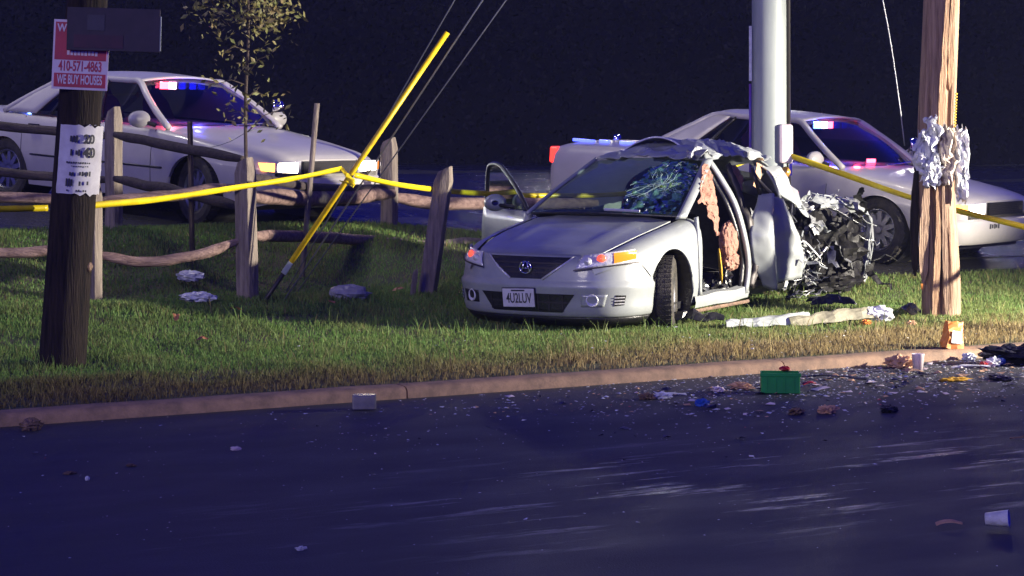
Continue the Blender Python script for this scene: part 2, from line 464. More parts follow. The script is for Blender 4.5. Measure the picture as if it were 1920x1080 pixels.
# ------------------------------------------------------------------ grass: blades nobody could count
def grass(name, n, u0, u1, v0, v1, hmin, hmax, label, dens=None):
    u = nrg.uniform(u0, u1, n); v = nrg.uniform(v0, v1, n)
    keep = np.ones(n, bool)
    X = KX + u * UX - v * UY; Y = KY + u * UY + v * UX
    px = X / Y * 4000
    keep &= (px > -1700) & (px < 1750)
    if dens is not None:
        keep &= nrg.random(n) < np.array([dens(a, b) for a, b in zip(u, v)])
    u = u[keep]; v = v[keep]; n = len(u)
    zz = np.array([T(a, b) for a, b in zip(u, v)])
    cl = np.array([nz(a * 2.2, b * 2.2, 7.0) for a, b in zip(u, v)])
    cl2 = np.array([nz(a * 0.55, b * 0.7, 17.0) for a, b in zip(u, v)])
    h = nrg.uniform(hmin, hmax, n) * (1 + 0.6 * cl)
    h = np.maximum(h, 0.012)
    w = nrg.uniform(0.0022, 0.0048, n) * (1 + 0.4 * (v > 4))
    a = nrg.uniform(0, 2 * np.pi, n); lean = nrg.uniform(0.1, 0.75, n) * h; la = nrg.uniform(0, 2 * np.pi, n)
    P = np.zeros((n, 5, 3))
    ca, sa = np.cos(a) * w, np.sin(a) * w
    mx, my = np.cos(la) * lean, np.sin(la) * lean
    P[:, 0] = np.stack([u - ca, v - sa, zz - .005], 1)
    P[:, 1] = np.stack([u + ca, v + sa, zz - .005], 1)
    P[:, 2] = np.stack([u + ca * .8 + mx * .35, v + sa * .8 + my * .35, zz + h * .55], 1)
    P[:, 3] = np.stack([u - ca * .8 + mx * .35, v - sa * .8 + my * .35, zz + h * .55], 1)
    P[:, 4] = np.stack([u + mx, v + my, zz + h], 1)
    base = (np.arange(n) * 5)[:, None]
    quads = (base + np.array([[0, 1, 2, 3]])); tris = (base + np.array([[3, 2, 4]]))
    me = bpy.data.meshes.new(name)
    me.vertices.add(n * 5); me.vertices.foreach_set("co", P.reshape(-1))
    loops = np.concatenate([np.concatenate([quads, tris], 1).reshape(-1)])
    me.loops.add(n * 7); me.loops.foreach_set("vertex_index", loops.astype(np.int32))
    me.polygons.add(n * 2)
    st = np.stack([np.arange(n) * 7, np.arange(n) * 7 + 4], 1).reshape(-1)
    me.polygons.foreach_set("loop_start", st.astype(np.int32))
    me.update(calc_edges=True)
    # colour of each blade: green lawn, straw near the kerb, darker at left
    dry = np.clip(1.25 - (v - 0.25 - 0.35 * cl2) / 0.95, 0, 1) * 0.85 + 0.22 * nrg.random(n) + 0.25 * cl
    dry += 0.12 * np.clip((u - 4) / 4, 0, 1) + 0.4 * np.clip((u - 2.5) / 4, 0, 1) * np.clip((2.4 - v) / 1.6, 0, 1)
    dead = nrg.random(n) < 0.10
    dry = np.clip(np.where(dead, dry + 0.6, dry), 0, 1)[:, None]
    g = np.array([0.105, 0.23, 0.05]); g2 = np.array([0.165, 0.29, 0.07]); s = np.array([0.42, 0.33, 0.14]); s2 = np.array([0.19, 0.14, 0.08])
    rr = nrg.random(n)[:, None]
    col = (g * rr + g2 * (1 - rr)) * (1 - dry) + (s * rr + s2 * (1 - rr)) * dry
    straw_tone = 1 - 0.55 * dry[:, 0] * np.clip((5.0 - u) / 4.0, 0, 1)  # dry blades get darker towards the left
    col *= ((0.75 + 0.5 * nrg.random(n)) * straw_tone)[:, None]
    C4 = np.ones((n, 5, 4)); C4[:, :, :3] = col[:, None, :]
    ca_ = me.color_attributes.new("tint", 'FLOAT_COLOR', 'POINT')
    ca_.data.foreach_set("color", C4.reshape(-1))
    me.materials.append(M['grass'])
    o = bpy.data.objects.new(name, me); COL.objects.link(o); uvobj(o)
    o["kind"] = "stuff"; o["label"] = label; o["category"] = "grass"
    return o

def grass_mat():
    m = bpy.data.materials.new('grass_blade'); m.use_nodes = True
    N = m.node_tree.nodes; L = m.node_tree.links; b = N["Principled BSDF"]
    at = N.new("ShaderNodeAttribute"); at.attribute_name = "tint"
    L.new(at.outputs["Color"], b.inputs["Base Color"])
    b.inputs["Roughness"].default_value = 0.6
    b.inputs["Specular IOR Level"].default_value = 0.3
    tl_ = N.new("ShaderNodeBsdfTranslucent"); L.new(at.outputs["Color"], tl_.inputs[0])
    mx = N.new("ShaderNodeMixShader"); mx.inputs[0].default_value = 0.45
    L.new(b.outputs[0], mx.inputs[1]); L.new(tl_.outputs[0], mx.inputs[2])
    L.new(mx.outputs[0], N["Material Output"].inputs[0])
    return m
M['grass'] = grass_mat()
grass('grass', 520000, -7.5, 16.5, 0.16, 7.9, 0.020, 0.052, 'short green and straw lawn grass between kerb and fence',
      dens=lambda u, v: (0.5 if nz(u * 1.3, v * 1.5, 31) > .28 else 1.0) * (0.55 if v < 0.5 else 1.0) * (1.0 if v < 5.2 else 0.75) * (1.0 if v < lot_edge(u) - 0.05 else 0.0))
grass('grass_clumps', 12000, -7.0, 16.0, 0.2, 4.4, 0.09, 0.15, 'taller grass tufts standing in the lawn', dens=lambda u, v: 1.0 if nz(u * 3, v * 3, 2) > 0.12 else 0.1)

# ------------------------------------------------------------------ dark wood behind everything
def wood():
    n = 120000
    x = nrg.uniform(-24, 30, n); y = nrg.uniform(37, 44, n)
    top = np.array([5.0 + 0.3 * nz(a * .16, b * .1, 4) + .25 * nz(a * .6, b * .3, 9) for a, b in zip(x, y)])
    z = nrg.uniform(0, 1, n) ** 0.8 * top + 0.4
    s = nrg.uniform(0.03, 0.075, n)
    P = np.zeros((n, 4, 3)); c = np.stack([x, y, z], 1)
    d1 = nrg.normal(size=(n, 3)); d1 /= np.linalg.norm(d1, axis=1)[:, None]
    d2 = nrg.normal(size=(n, 3)); d2 -= (d2 * d1).sum(1)[:, None] * d1; d2 /= np.linalg.norm(d2, axis=1)[:, None]
    P[:, 0] = c + d1 * s[:, None]; P[:, 1] = c + d2 * s[:, None] * .5; P[:, 2] = c - d1 * s[:, None]; P[:, 3] = c - d2 * s[:, None] * .5
    me = bpy.data.meshes.new('distant_wood')
    me.from_pydata(P.reshape(-1, 3).tolist(), [], (np.arange(n)[:, None] * 4 + np.arange(4)).tolist())
    me.materials.append(mat('night_foliage', (0.02, 0.02, 0.023), 0.9, col2=(0.024, 0.023, 0.026), nscale=1.5, spec=0.1))
    o = bpy.data.objects.new('distant_wood', me); COL.objects.link(o)
    o["kind"] = "stuff"; o["label"] = "dark mass of distant trees closing the view"; o["category"] = "trees"
wood()
# wooded slope behind it
hm = MB()
hm.grid([[(x, y, 0.5 + 4.9 * ss(38, 45, y) + 0.15 * nz(x * .12, y * .1, 2) * ss(38, 45, y)) for y in (36, 37.5, 39, 41, 43, 45, 55, 90)] for x in range(-60, 66, 3)])
structure(hm.build('wooded_hill', mat('hill_undergrowth', (0.02, 0.02, 0.023), 1.0, col2=(0.024, 0.023, 0.026), nscale=0.8, spec=0.0), smooth=True))

# ------------------------------------------------------------------ poles
def text_mesh(s, size, name, material, parent, loc, rot=(0, 0, 0), bend=None, xs=1.0, depth=0.0015, bold=0.0):
    c = bpy.data.curves.new(name, 'FONT'); c.body = s; c.size = size; c.align_x = 'CENTER'; c.align_y = 'CENTER'
    c.extrude = depth; c.offset = bold
    t = bpy.data.objects.new(name, c); COL.objects.link(t)
    dg = bpy.context.evaluated_depsgraph_get()
    me = bpy.data.meshes.new_from_object(t.evaluated_get(dg))
    bpy.data.objects.remove(t)
    me.materials.clear(); me.materials.append(material)
    for v in me.vertices: v.co.x *= xs
    if bend:
        r, a0, zoff = bend
        for v in me.vertices:
            a = a0 + v.co.x / r; zz = v.co.y; rr = r + v.co.z
            v.co = (math.sin(a) * rr, -math.cos(a) * rr, zz + zoff)
    o = bpy.data.objects.new(name, me); COL.objects.link(o)
    o.parent = parent; o.location = loc; o.rotation_euler = rot
    return o

# dark creosoted pole on the left
PLX, PLY = -3.19, 15.03
pz = TZ(PLX, PLY)
pole = thing('utility_pole', 'dark creosoted wooden pole with flyers, near the kerb at left', 'utility pole', (PLX, PLY, pz - 0.3))
def pole_axis(z):   # leans to the right
    return 0.068 * z, 0.0
rows = []
for i in range(60):
    z = 9.3 * (i / 59) ** 1.4
    ax, ay = pole_axis(z); r = 0.170 - 0.0095 * z
    rows.append([(ax + (r + 0.006 * nz(math.cos(2 * math.pi * k / 36) * 3, math.sin(2 * math.pi * k / 36) * 3, z * 0.7) + 0.003 * nz(k * .9, 4, z * .3)) * math.cos(2 * math.pi * k / 36),
                  ay + (r + 0.005 * nz(math.cos(2 * math.pi * k / 36) * 3, math.sin(2 * math.pi * k / 36) * 3, z * 0.7)) * math.sin(2 * math.pi * k / 36), z) for k in range(36)])
b = MB(); b.grid(rows, True); b.poly(rows[-1])
o = b.build('shaft', M['creosote'], pole, smooth=True); autosmooth(o, 60)
# a knot and a few nails
b = MB(); b.tube([(0.20, -0.03, 1.0), (0.235, -0.035, 1.02)], [0.05, 0.02], 10); b.build('knot', M['poletan'], pole, True)

def on_pole(z):
    ax, ay = pole_axis(z + 0.3); return PLX + ax, PLY + ay, 0.170 - 0.0095 * (z + 0.3)

# red sign: nailed across the pole, facing the road
tilt = R(2.5)
scx, scz = -3.005, 2.315 - pz     # centre
sign = thing('sign', 'red and white house buying sign nailed to the left pole', 'sign', (scx, PLY - 0.165, 2.275), (0, tilt, R(4)))
W_, H_ = 0.385, 0.485
b = MB(); b.box((0, 0, 0), (W_, 0.006, H_)); b.build('board', M['signwhite'], sign)
b = MB(); b.box((-0.002, -0.0045, 0.094), (W_ - 0.03, 0.003, 0.262)); b.build('red_field', M['signred'], sign)
b = MB(); b.box((0, -0.0045, -0.178), (W_ - 0.03, 0.003, 0.096)); b.build('red_band', M['signred'], sign)
RX = (R(90), 0, 0)
text_mesh("410-571-4863", 0.098, 'phone_number', M['signred'], sign, (0, -0.005, -0.082), RX, xs=0.54, bold=0.0018)
text_mesh("WE BUY HOUSES", 0.088, 'lettering', M['signwhite'], sign, (0, -0.0075, -0.176), RX, xs=0.46, bold=0.0022)
text_mesh("W", 0.075, 'lettering', M['signwhite'], sign, (-0.135, -0.0075, 0.182), RX, xs=0.8, bold=0.002)
b = MB()
for i in range(9): b.box((-0.085 + 0.024 * i, -0.0068, 0.012 + rng.uniform(-.003, .003)), (0.018, 0.0012, 0.03))
b.build('worn_lettering', M['signwhite'], sign, kind='stuff')
b = MB(); b.tube([(0.145, -0.004, 0.19), (0.145, -0.016, 0.19)], [0.008, 0.004], 8); b.build('nail', M['chrome'], sign)

# dark panel in front of the top of the sign, sticking out to the right of the pole
dp = thing('metal_panel', 'dark weathered panel overlapping the red sign and jutting right of the pole', 'panel', (-2.77, PLY - 0.20, 2.45), (0, R(1.5), R(3)))
M['darkpanel'] = mat('dark_weathered_panel', (0.016, 0.012, 0.020), 0.6, col2=(0.035, 0.022, 0.035), nscale=5)
b = MB(); b.box((0, 0, 0), (0.64, 0.02, 0.30)); b.build('board', M['darkpanel'], dp, bevel=0.003)
b = MB(); b.box((0.325, 0.0, -0.02), (0.008, 0.022, 0.24)); b.build('edge_strip', M['galv'], dp)
b = MB(); b.box((-0.12, -0.0125, 0.045), (0.12, 0.004, 0.11)); b.build('patch', mat('grey_patch', (0.05, 0.045, 0.06), 0.6, col2=(0.03, 0.028, 0.04)), dp)
b = MB(); b.box((-0.10, -0.0125, -0.085), (0.34, 0.004, 0.09)); b.build('patch', mat('maroon_patch', (0.06, 0.012, 0.03), 0.6, col2=(0.03, 0.008, 0.02)), dp)

# flyer wrapped round the pole
fly = thing('paper_flyer', 'torn white paper flyer wrapped around the left pole', 'flyer', (PLX + 0.068 * 1.76, PLY, pz + 1.46), (0, R(3.9), 0))
rF = 0.163
rows = []
for i in range(15):
    z = -0.24 + 0.48 * i / 14
    row = []
    for k in range(19):
        a = R(-35) + R(122) * k / 18
        lift = 0.004 + 0.012 * max(0, nz(k * .35, i * .4, 3)) + (0.012 * ss(15, 18, k))
        row.append((math.sin(a) * (rF + lift), -math.cos(a) * (rF + lift), z + (0.02 * nz(k * .5, 8, 1) if i in (0, 14) else 0)))
    rows.append(row)
b = MB(); b.grid(rows); b.build('sheet', M['paper'], fly, smooth=True)
text_mesh("20", 0.085, 'lettering', M['ink'], fly, (0, 0, 0), bend=(rF + 0.019, R(38), 0.145), bold=0.003)
text_mesh("40", 0.095, 'lettering', M['ink'], fly, (0, 0, 0), bend=(rF + 0.019, R(40), 0.05), bold=0.003)
b = MB()
for (a0, a1, z, hgt) in [(-5, 14, .145, .05), (-8, 20, .05, .05), (-10, 50, -.02, .014), (-4, 46, -.045, .008), (14, 48, -.095, .035), (-2, 10, -.1, .03), (-14, 8, -.16, .06), (14, 26, -.165, .05), (32, 44, -.16, .04), (-6, 40, -.215, .018)]:
    n = max(2, int((a1 - a0) / 5))
    for q in range(n):
        if rng.random() < 0.2: continue
        x0 = R(a0 + (a1 - a0) * q / n); x1 = R(a0 + (a1 - a0) * (q + 0.75) / n); r_ = rF + 0.0195
        hh = hgt * rng.uniform(.6, 1) / 2
        b.poly([(math.sin(x0) * r_, -math.cos(x0) * r_, z - hh), (math.sin(x1) * r_, -math.cos(x1) * r_, z - hh), (math.sin(x1) * r_, -math.cos(x1) * r_, z + hh), (math.sin(x0) * r_, -math.cos(x0) * r_, z + hh)])
b.build('smudged_print', M['ink'], fly, kind='stuff')
b = MB(); b.tube([(0.135, -0.11, 0.25), (0.15, -0.125, 0.25)], [0.007, 0.004], 8); b.build('nail', M['chrome'], fly)

# splintered pole on the right
PRX, PRY = 3.82, 19.0
prz = TZ(PRX, PRY)
sp = thing('utility_pole', 'splintered pale wooden pole standing right of the wreck', 'utility pole', (PRX, PRY, prz - 0.2))
def pr_axis(z):
    return -0.055 * ss(0.3, 1.5, z) + 0.045 * ss(1.6, 3.2, z) + 0.006 * z
rows = []
for i in range(90):
    z = 11.0 * (i / 89) ** 1.5
    r = 0.175 - 0.006 * z
    row = []
    for k in range(48):
        t = 2 * math.pi * k / 48
        g = 0.0
        # long splits down the damaged length of the pole
        for (tc_, dep, za, zb) in [(R(262), .06, .1, 1.35), (R(246), .05, .25, 1.9), (R(283), .035, .1, 1.1), (R(300), .055, 1.3, 3.4), (R(318), .03, .4, 2.6), (R(232), .045, 1.0, 2.2)]:
            dt = abs(t - tc_ - 0.05 * nz(z * 1.6, tc_, 1))
            g += dep * math.exp(-(dt / 0.05) ** 2) * ss(za, za + .25, z) * (1 - ss(zb - .3, zb, z))
        rr = r - g + 0.006 * nz(math.cos(t) * 4, math.sin(t) * 4, z * .6) + 0.004 * nz(k * 1.7, z * .25, 6)
        row.append((pr_axis(z) + rr * math.cos(t), rr * math.sin(t), z))
    rows.append(row)
b = MB(); b.grid(rows, True); b.poly(rows[-1])
o = b.build('shaft', M['poletan'], sp, smooth=True); autosmooth(o, 45)
def sliver(pts, w, th, name, m, seed):
    """a jagged split-off slat following pts"""
    P = cr(pts, 14); rows = []
    for i, p in enumerate(P):
        f = i / 13
        ww = w * (0.55 + 0.45 * math.sin(math.pi * min(1, f * 1.15 + .12))) * (1 + 0.3 * nz(i * .8, seed, 1)); tt = th * (1 + 0.4 * nz(i * .7, seed, 5))
        if i in (0, 13): ww *= 0.25; tt *= 0.4
        rows.append([p + Vector((-ww / 2, -tt / 2, 0)), p + Vector((ww / 2, -tt / 2 - .004, 0)), p + Vector((ww / 2 * .9, tt / 2, 0)), p + Vector((-ww / 2 * .9, tt / 2, 0))])
    b = MB(); b.grid(rows, True); b.poly(rows[0]); b.poly(rows[-1])
    return b.build(name, m, sp)
sliver([(-.235, -.02, .55), (-.245, -.03, 1.0), (-.235, -.03, 1.35), (-.20, -.02, 1.75)], .07, .05, 'splinter', M['creosote'], 1)
sliver([(-.185, -.14, .50), (-.18, -.15, .95), (-.165, -.15, 1.25), (-.14, -.14, 1.6)], .085, .035, 'splinter', M['poletan'], 2)
sliver([(-.10, -.165, .05), (-.075, -.18, .6), (-.06, -.175, 1.0), (-.07, -.165, 1.35)], .055, .03, 'splinter', M['splint'], 3)
sliver([(.02, -.18, .15), (.0, -.19, .7), (-.01, -.18, 1.1), (-.02, -.17, 1.5)], .05, .025, 'splinter', M['poletan'], 4)
sliver([(-.03, -.155, 1.55), (-.025, -.165, 2.1), (0.01, -.16, 2.7), (.05, -.15, 3.6)], .06, .03, 'splinter', M['splint'], 5)
sliver([(.05, -.155, 2.2), (.06, -.165, 2.7), (.09, -.155, 3.4)], .05, .03, 'splinter', M['splint'], 6)
b = MB()
for i in range(16): b.lathe([(-.008, .001), (-.004, .010), (.006, .010), (.008, .001)], 8, 'z', (.085 + .0012 * i, -.165, 1.78 + .026 * i))
b.build('yellow_marker_strip', M['yellowpl'], sp, True)
b = MB(); b.box((.03, -.165, 2.36), (.03, .006, .03)); b.build('yellow_tag', M['yellowpl'], sp)
b = MB(); b.box((-.20, -.16, .47), (.018, .012, .05)); b.build('orange_tag', M['orangepl'], sp)

def rag(name, label, cat, c, size, m, seed, n=12, amp=.35, parent=None, loc=None):
    """a crumpled sheet or lump"""
    rows = []
    for i in range(n + 1):
        th = math.pi * i / n; row = []
        for k in range(n * 2):
            ph = math.pi * k / n
            d = Vector((math.sin(th) * math.cos(ph), math.sin(th) * math.sin(ph), math.cos(th)))
            q = d * 1.6 + Vector((seed, seed * 2.1, 0))
            rr = 1 - amp * 1.3 * abs(nz(q.x, q.y, q.z)) + amp * .9 * nz(q.x * 2.7, q.y * 2.7, q.z * 2.7) - amp * .5 * abs(nz(q.x * 5, q.y * 5, q.z * 5))
            row.append(Vector((d.x * size[0], d.y * size[1], d.z * size[2])) * rr)
        rows.append(row)
    b = MB(); b.grid(rows, True)
    o = b.build(name, m, parent, smooth=False)
    o.location = c
    if label: tag(o, label, cat)
    return o
def drape(name, label, cat, base, sheets, m):
    """hanging, folded scraps of sheeting"""
    b = MB()
    for (c, w, h, bulge, seed) in sheets:
        rows = []
        n = 26
        for i in range(n):
            f = i / (n - 1); row = []
            ww = w * (.35 + .65 * math.sin(math.pi * min(1, .18 + .72 * f)))
            for k in range(20):
                g = k / 19 - .5
                x = c[0] + g * ww + .05 * nz(f * 4, seed, 1) + .03 * nz(f * 9, g * 5, seed)
                y = c[1] - bulge * math.cos(g * math.pi) + .010 * math.sin(g * 13 + seed + 4 * nz(f * 2, seed, 4)) + .07 * nz(g * 4 + seed, f * 5, 2) + .035 * nz(g * 9, f * 11, seed) - .03 * abs(nz(g * 6, f * 8, seed + 3))
                z = c[2] + h * (.5 - f) + .07 * nz(g * 4, seed, f * 3) + .03 * nz(g * 10, f * 9, seed) + (.04 * nz(g * 9, seed, 8) if i in (0, n - 1) else 0)
                row.append((x, y, z))
            rows.append(row)
        b.grid(rows)
    o = b.build(name, m, None, True, solid=.002); autosmooth(o, 35); o.location = base
    return tag(o, label, cat)
drape('plastic_sheeting', 'crumpled white sheeting bunched on the left face of the splintered pole', 'sheeting', (PRX, PRY, prz),
      [((-.17, -.19, 1.42), .20, .46, .06, 1.0), ((-.11, -.20, 1.55), .12, .44, .05, 4.0), ((-.22, -.17, 1.46), .12, .26, .05, 7.0), ((-.13, -.21, 1.28), .20, .24, .05, 9.0)], M['whitepl'])
drape('plastic_sheeting', 'white cloth-like scrap hanging on the right of the splintered pole', 'sheeting', (PRX, PRY, prz),
      [((.145, -.15, 1.34), .15, .62, .05, 2.0), ((.15, -.12, 1.45), .11, .42, .04, 5.0)], M['whitepl'])
drape('insulation_scrap', 'small pale fluffy scrap stuck on the front of the splintered pole', 'scrap', (PRX, PRY, prz),
      [((.02, -.20, 1.42), .14, .52, .04, 3.0)], mat('cream_fluff', (.58, .5, .42), .9, col2=(.36, .3, .25), nscale=22, bump=.8))

# metal pole behind the wreck
MX, MY = 2.63, 21.8
mz = TZ(MX, MY)
mp_ = thing('steel_pole', 'grey galvanised steel pole rising behind the wrecked sedan, with an added unseen lamp', 'pole', (MX, MY, mz))
b = MB()
b.lathe([(0, .25), (.03, .25), (.04, .185), (4, .175), (9, .155)], 40, 'z'); o = b.build('shaft', M['galv'], mp_, True); autosmooth(o)
b = MB(); b.tube([(.19, -.06, 0.2), (.175, -.06, 9)], .022, 8); b.build('conduit', M['darksteel'], mp_, True)
b = MB(); b.tube([(-.20, -.05, .95), (-.20, -.05, 1.87)], .014, 8); b.build('conduit', mat('purple_sleeve', (.18, .05, .3), .4, col2=(.08, .06, .4), nscale=9), mp_, True)
b = MB(); b.box((-.20, -.055, 2.18), (.028, .025, .56)); b.build('reflector_strip', M['whitepl'], mp_, bevel=.004)
b = MB(); b.box((.145, -.175, 1.26), (.14, .09, .40)); b.build('control_box', M['pinkwhite'], mp_, bevel=.03)
b = MB(); b.lathe([(0, .0), (0.0, .052), (-.02, .055), (-.045, .045), (-.055, .0)], 20, 'y', (.145, -.16, .975)); b.build('amber_button', mat('amber_button', (.55, .30, .05), .3, col2=(.4, .2, .04)), mp_, True)
b = MB(); b.box((.19, -.19, 1.0), (.03, .03, .12)); b.build('bracket', M['chrome'], mp_)

b = MB(); b.tube(cr([(0, 0, 8.7), (.3, .9, 9.1), (.6, 2.2, 9.2)], 10), .045, 8); b.build('added_lamp_arm', M['galv'], mp_, True)  # unseen lamp head added on the pole to light the right police car
b = MB(); b.box((.68, 2.5, 9.16), (.3, .65, .13), Matrix.Rotation(R(-14), 3, 'Z')); lh_ = b.build('lantern', M['galv'], mp_, bevel=.03)
b = MB(); b.box((.68, 2.5, 9.08), (.24, .5, .05), Matrix.Rotation(R(-14), 3, 'Z')); b.build('lens', emis('added_pole_lens', (1, .93, .84), 20), lh_)
l = bpy.data.lights.new('added_pole_light', 'SPOT'); l.energy = 400; l.color = (1, .92, .84); l.shadow_soft_size = .25; l.spot_size = R(78); l.spot_blend = .6
lo_ = bpy.data.objects.new('added_pole_light', l); COL.objects.link(lo_); lo_.parent = mp_; lo_.location = (.68, 2.5, 9.0); lo_.rotation_euler = Vector((.5, 2.2, -9)).to_track_quat('-Z', 'Y').to_euler()

# ------------------------------------------------------------------ guy wires
PA = Vector((PRX, PRY, 9.2))
def guy(bx, by, bz, frac_g=None, label='', rad=.006, topz=9.2, name='guy_wire'):
    a = Vector((bx, by, bz)); t = Vector((PRX - .05, PRY, topz))
    g = thing(name, label, 'guy wire', (bx, by, bz))
    b = MB(); b.tube([Vector((0, 0, -.25)), (t - a)], rad, 6); b.build('cable', M['wire'], g, True)
    d = (t - a).normalized()
    if frac_g:
        s0, s1 = frac_g
        b = MB(); b.tube([d * s0, d * s1], .024, 12); b.build('yellow_guard', M['yellowpvc'], g, True)
        b = MB(); b.tube([d * -.3, d * (s0 + .05)], .02, 8); b.build('anchor_rod', M['darksteel'], g, True)
        b = MB(); b.box(d * (s0 - .02), (.05, .05, .12), d.to_track_quat('Z', 'Y').to_matrix()); b.build('clamp', M['galv'], g, bevel=.006)
    return g

guy(-2.135, 18.6, .28, (.33, 2.80), 'steel guy wire sleeved in a bright yellow guard, left of the wreck', .008, 9.0)
guy(-2.17, 19.2, .30, None, 'bare guy wire left of the yellow guard', .0065, 10.3)
guy(-2.10, 19.25, .30, None, 'bare guy wire right of the yellow guard', .0065, 8.24)
b = MB(); b.tube(cr([(3.47, 18.85, 1.60), (3.42, 18.85, 2.0), (3.33, 18.85, 2.6), (3.18, 18.88, 3.4), (2.7, 18.95, 6), (2.0, 19, 9)], 24), .006, 6)
tag(b.build('loose_cable', M['wire'], None, True), 'thin loose cable hanging beside the splintered pole', 'cable')

# ------------------------------------------------------------------ split rail fence
def post_mesh(h, w, th, seed, lean=(0, 0), bury=.25, point=.05):
    rows = []
    for i in range(14):
        z = -bury + (h + bury) * i / 13
        row = []
        for k, (sx, sy) in enumerate([(-1, -1), (-.2, -1.08), (.9, -1), (1, -.1), (1, 1), (-1, 1)]):
            f = 1.0
            if i == 13: f = .72
            row.append((lean[0] * z / h + sx * w / 2 * f * (1 + .10 * nz(z * 2, k, seed)), lean[1] * z / h + sy * th / 2 * f * (1 + .10 * nz(z * 2, k + 5, seed)), z + (point * sx * .5 if i == 13 else 0)))
        rows.append(row)
    b = MB(); b.grid(rows, True); b.poly(rows[0]); b.poly(rows[-1])
    return b
def rail_mesh(pts, r, seed, sq=.75):
    P = cr(pts, 20); rows = []
    for i, p in enumerate(P):
        d = (P[min(19, i + 1)] - P[max(0, i - 1)]).normalized()
        a = Vector((0, 0, 1)) - d * d.z; a.normalize(); c = d.cross(a)
        f = .55 + .45 * ss(0, .1, i / 19) * (1 - .99 * ss(.9, 1, i / 19)) if False else (.6 + .4 * min(1, i / 2.5, (19 - i) / 2.5))
        row = []
        for k in range(7):
            t = 2 * math.pi * k / 7 + .3
            rr = r * f * (1 + .16 * nz(i * .35, k * 1.3, seed))
            row.append(p + a * rr * math.cos(t) + c * rr * sq * math.sin(t) + Vector((0, 0, .012 * nz(i * .3, seed, 2))))
        rows.append(row)
    b = MB(); b.grid(rows, True); b.poly(rows[0]); b.poly(rows[-1])
    return b
def wp(px, py, d):   # survey sight: picture reading at distance d (metres) -> place
    return Vector(((px - 960) * d / 4000, d, 1.8 - (py - 231) * d / 4000))
fence = thing('split_rail_fence', 'weathered split rail fence along the bank left of the wreck', 'fence', (-2.33, 18.8, T(*uv(-2.33, 18.8))))
fo = Vector(fence.location)
def fpost(X, Y, h, w, th, rz, lean=(0, 0), seed=1):
    o = post_mesh(h, w, th, seed, lean).build('post', M['fence'], fence, bevel=.006)
    o.location = Vector((X, Y, TZ(X, Y))) - fo; o.rotation_euler = (0, 0, rz)
fpost(-3.62, 18.47, 1.00, .115, .10, R(-28), seed=3)
fpost(-2.33, 18.8, 1.22, .155, .12, R(-32), (-.03, 0), seed=5)
fpost(-1.29, 22.4, .90, .15, .12, R(-25), seed=7)
fpost(-3.92, 21.0, 1.18, .13, .12, R(-30), seed=9)
fpost(-6.6, 22.2, 1.15, .13, .12, R(-30), seed=11)
fpost(-5.1, 17.9, 1.05, .13, .11, R(-28), seed=12)
for pts, r, sd in [
    ([(170, 379, 18.5), (300, 368, 18.6), (448, 349, 18.75)], .058, 1),
    ([(-330, 372, 18.1), (-100, 366, 18.2), (172, 377, 18.5)], .055, 2),
    ([(185, 477, 18.5), (265, 491, 18.55), (355, 481, 18.6), (450, 452, 18.8)], .055, 3),
    ([(-330, 462, 18.1), (0, 474, 18.3), (172, 461, 18.5)], .055, 4),
    ([(215, 252, 20.9), (330, 275, 19.9), (455, 298, 18.95)], .058, 5),
    ([(215, 335, 20.9), (330, 358, 19.9), (455, 388, 18.95)], .06, 6),
    ([(-330, 205, 22.1), (0, 236, 21.3), (218, 256, 21.0)], .055, 7),
    ([(-330, 285, 22.1), (0, 322, 21.3), (218, 340, 21.0)], .055, 8),
    ([(465, 366, 18.95), (600, 372, 20.4), (738, 362, 22.3)], .085, 9),
    ([(465, 330, 18.95), (600, 352, 20.4), (738, 352, 22.35)], .05, 10),
    ([(725, 368, 22.4), (830, 382, 22.8), (960, 380, 23.4), (1120, 382, 24.2)], .08, 11),
    ([(470, 441, 19.0), (580, 444, 20.2), (725, 452, 21.9)], .065, 12)]:
    P = [wp(*p) - fo for p in pts]
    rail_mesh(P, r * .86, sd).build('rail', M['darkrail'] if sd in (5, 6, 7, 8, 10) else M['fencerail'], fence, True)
X, Y = -.775, 19.5
o = post_mesh(1.14, .155, .12, 21, (.165, .02), .3).build('fence_post', M['fence'], None, bevel=.006)
o.location = (X, Y, TZ(X, Y)); o.rotation_euler = (0, 0, R(-12))
tag(o, 'leaning grey fence post standing left of the wrecked car', 'fence post')
o = post_mesh(.24, .05, .05, 23, (.03, 0), .2, .02).build('broken_stake', M['fence'], None)
o.location = (-.90, 19.3, TZ(-.90, 19.3)); tag(o, 'short broken stake beside the leaning fence post', 'stake')
o = rail_mesh([wp(722, 452, 21.6), wp(800, 462, 21.7), wp(900, 452, 21.9)], .06, 31).build('fallen_rail', M['fence'], None, True)
tag(o, 'pale loose rail lying behind the leaning fence post', 'rail')

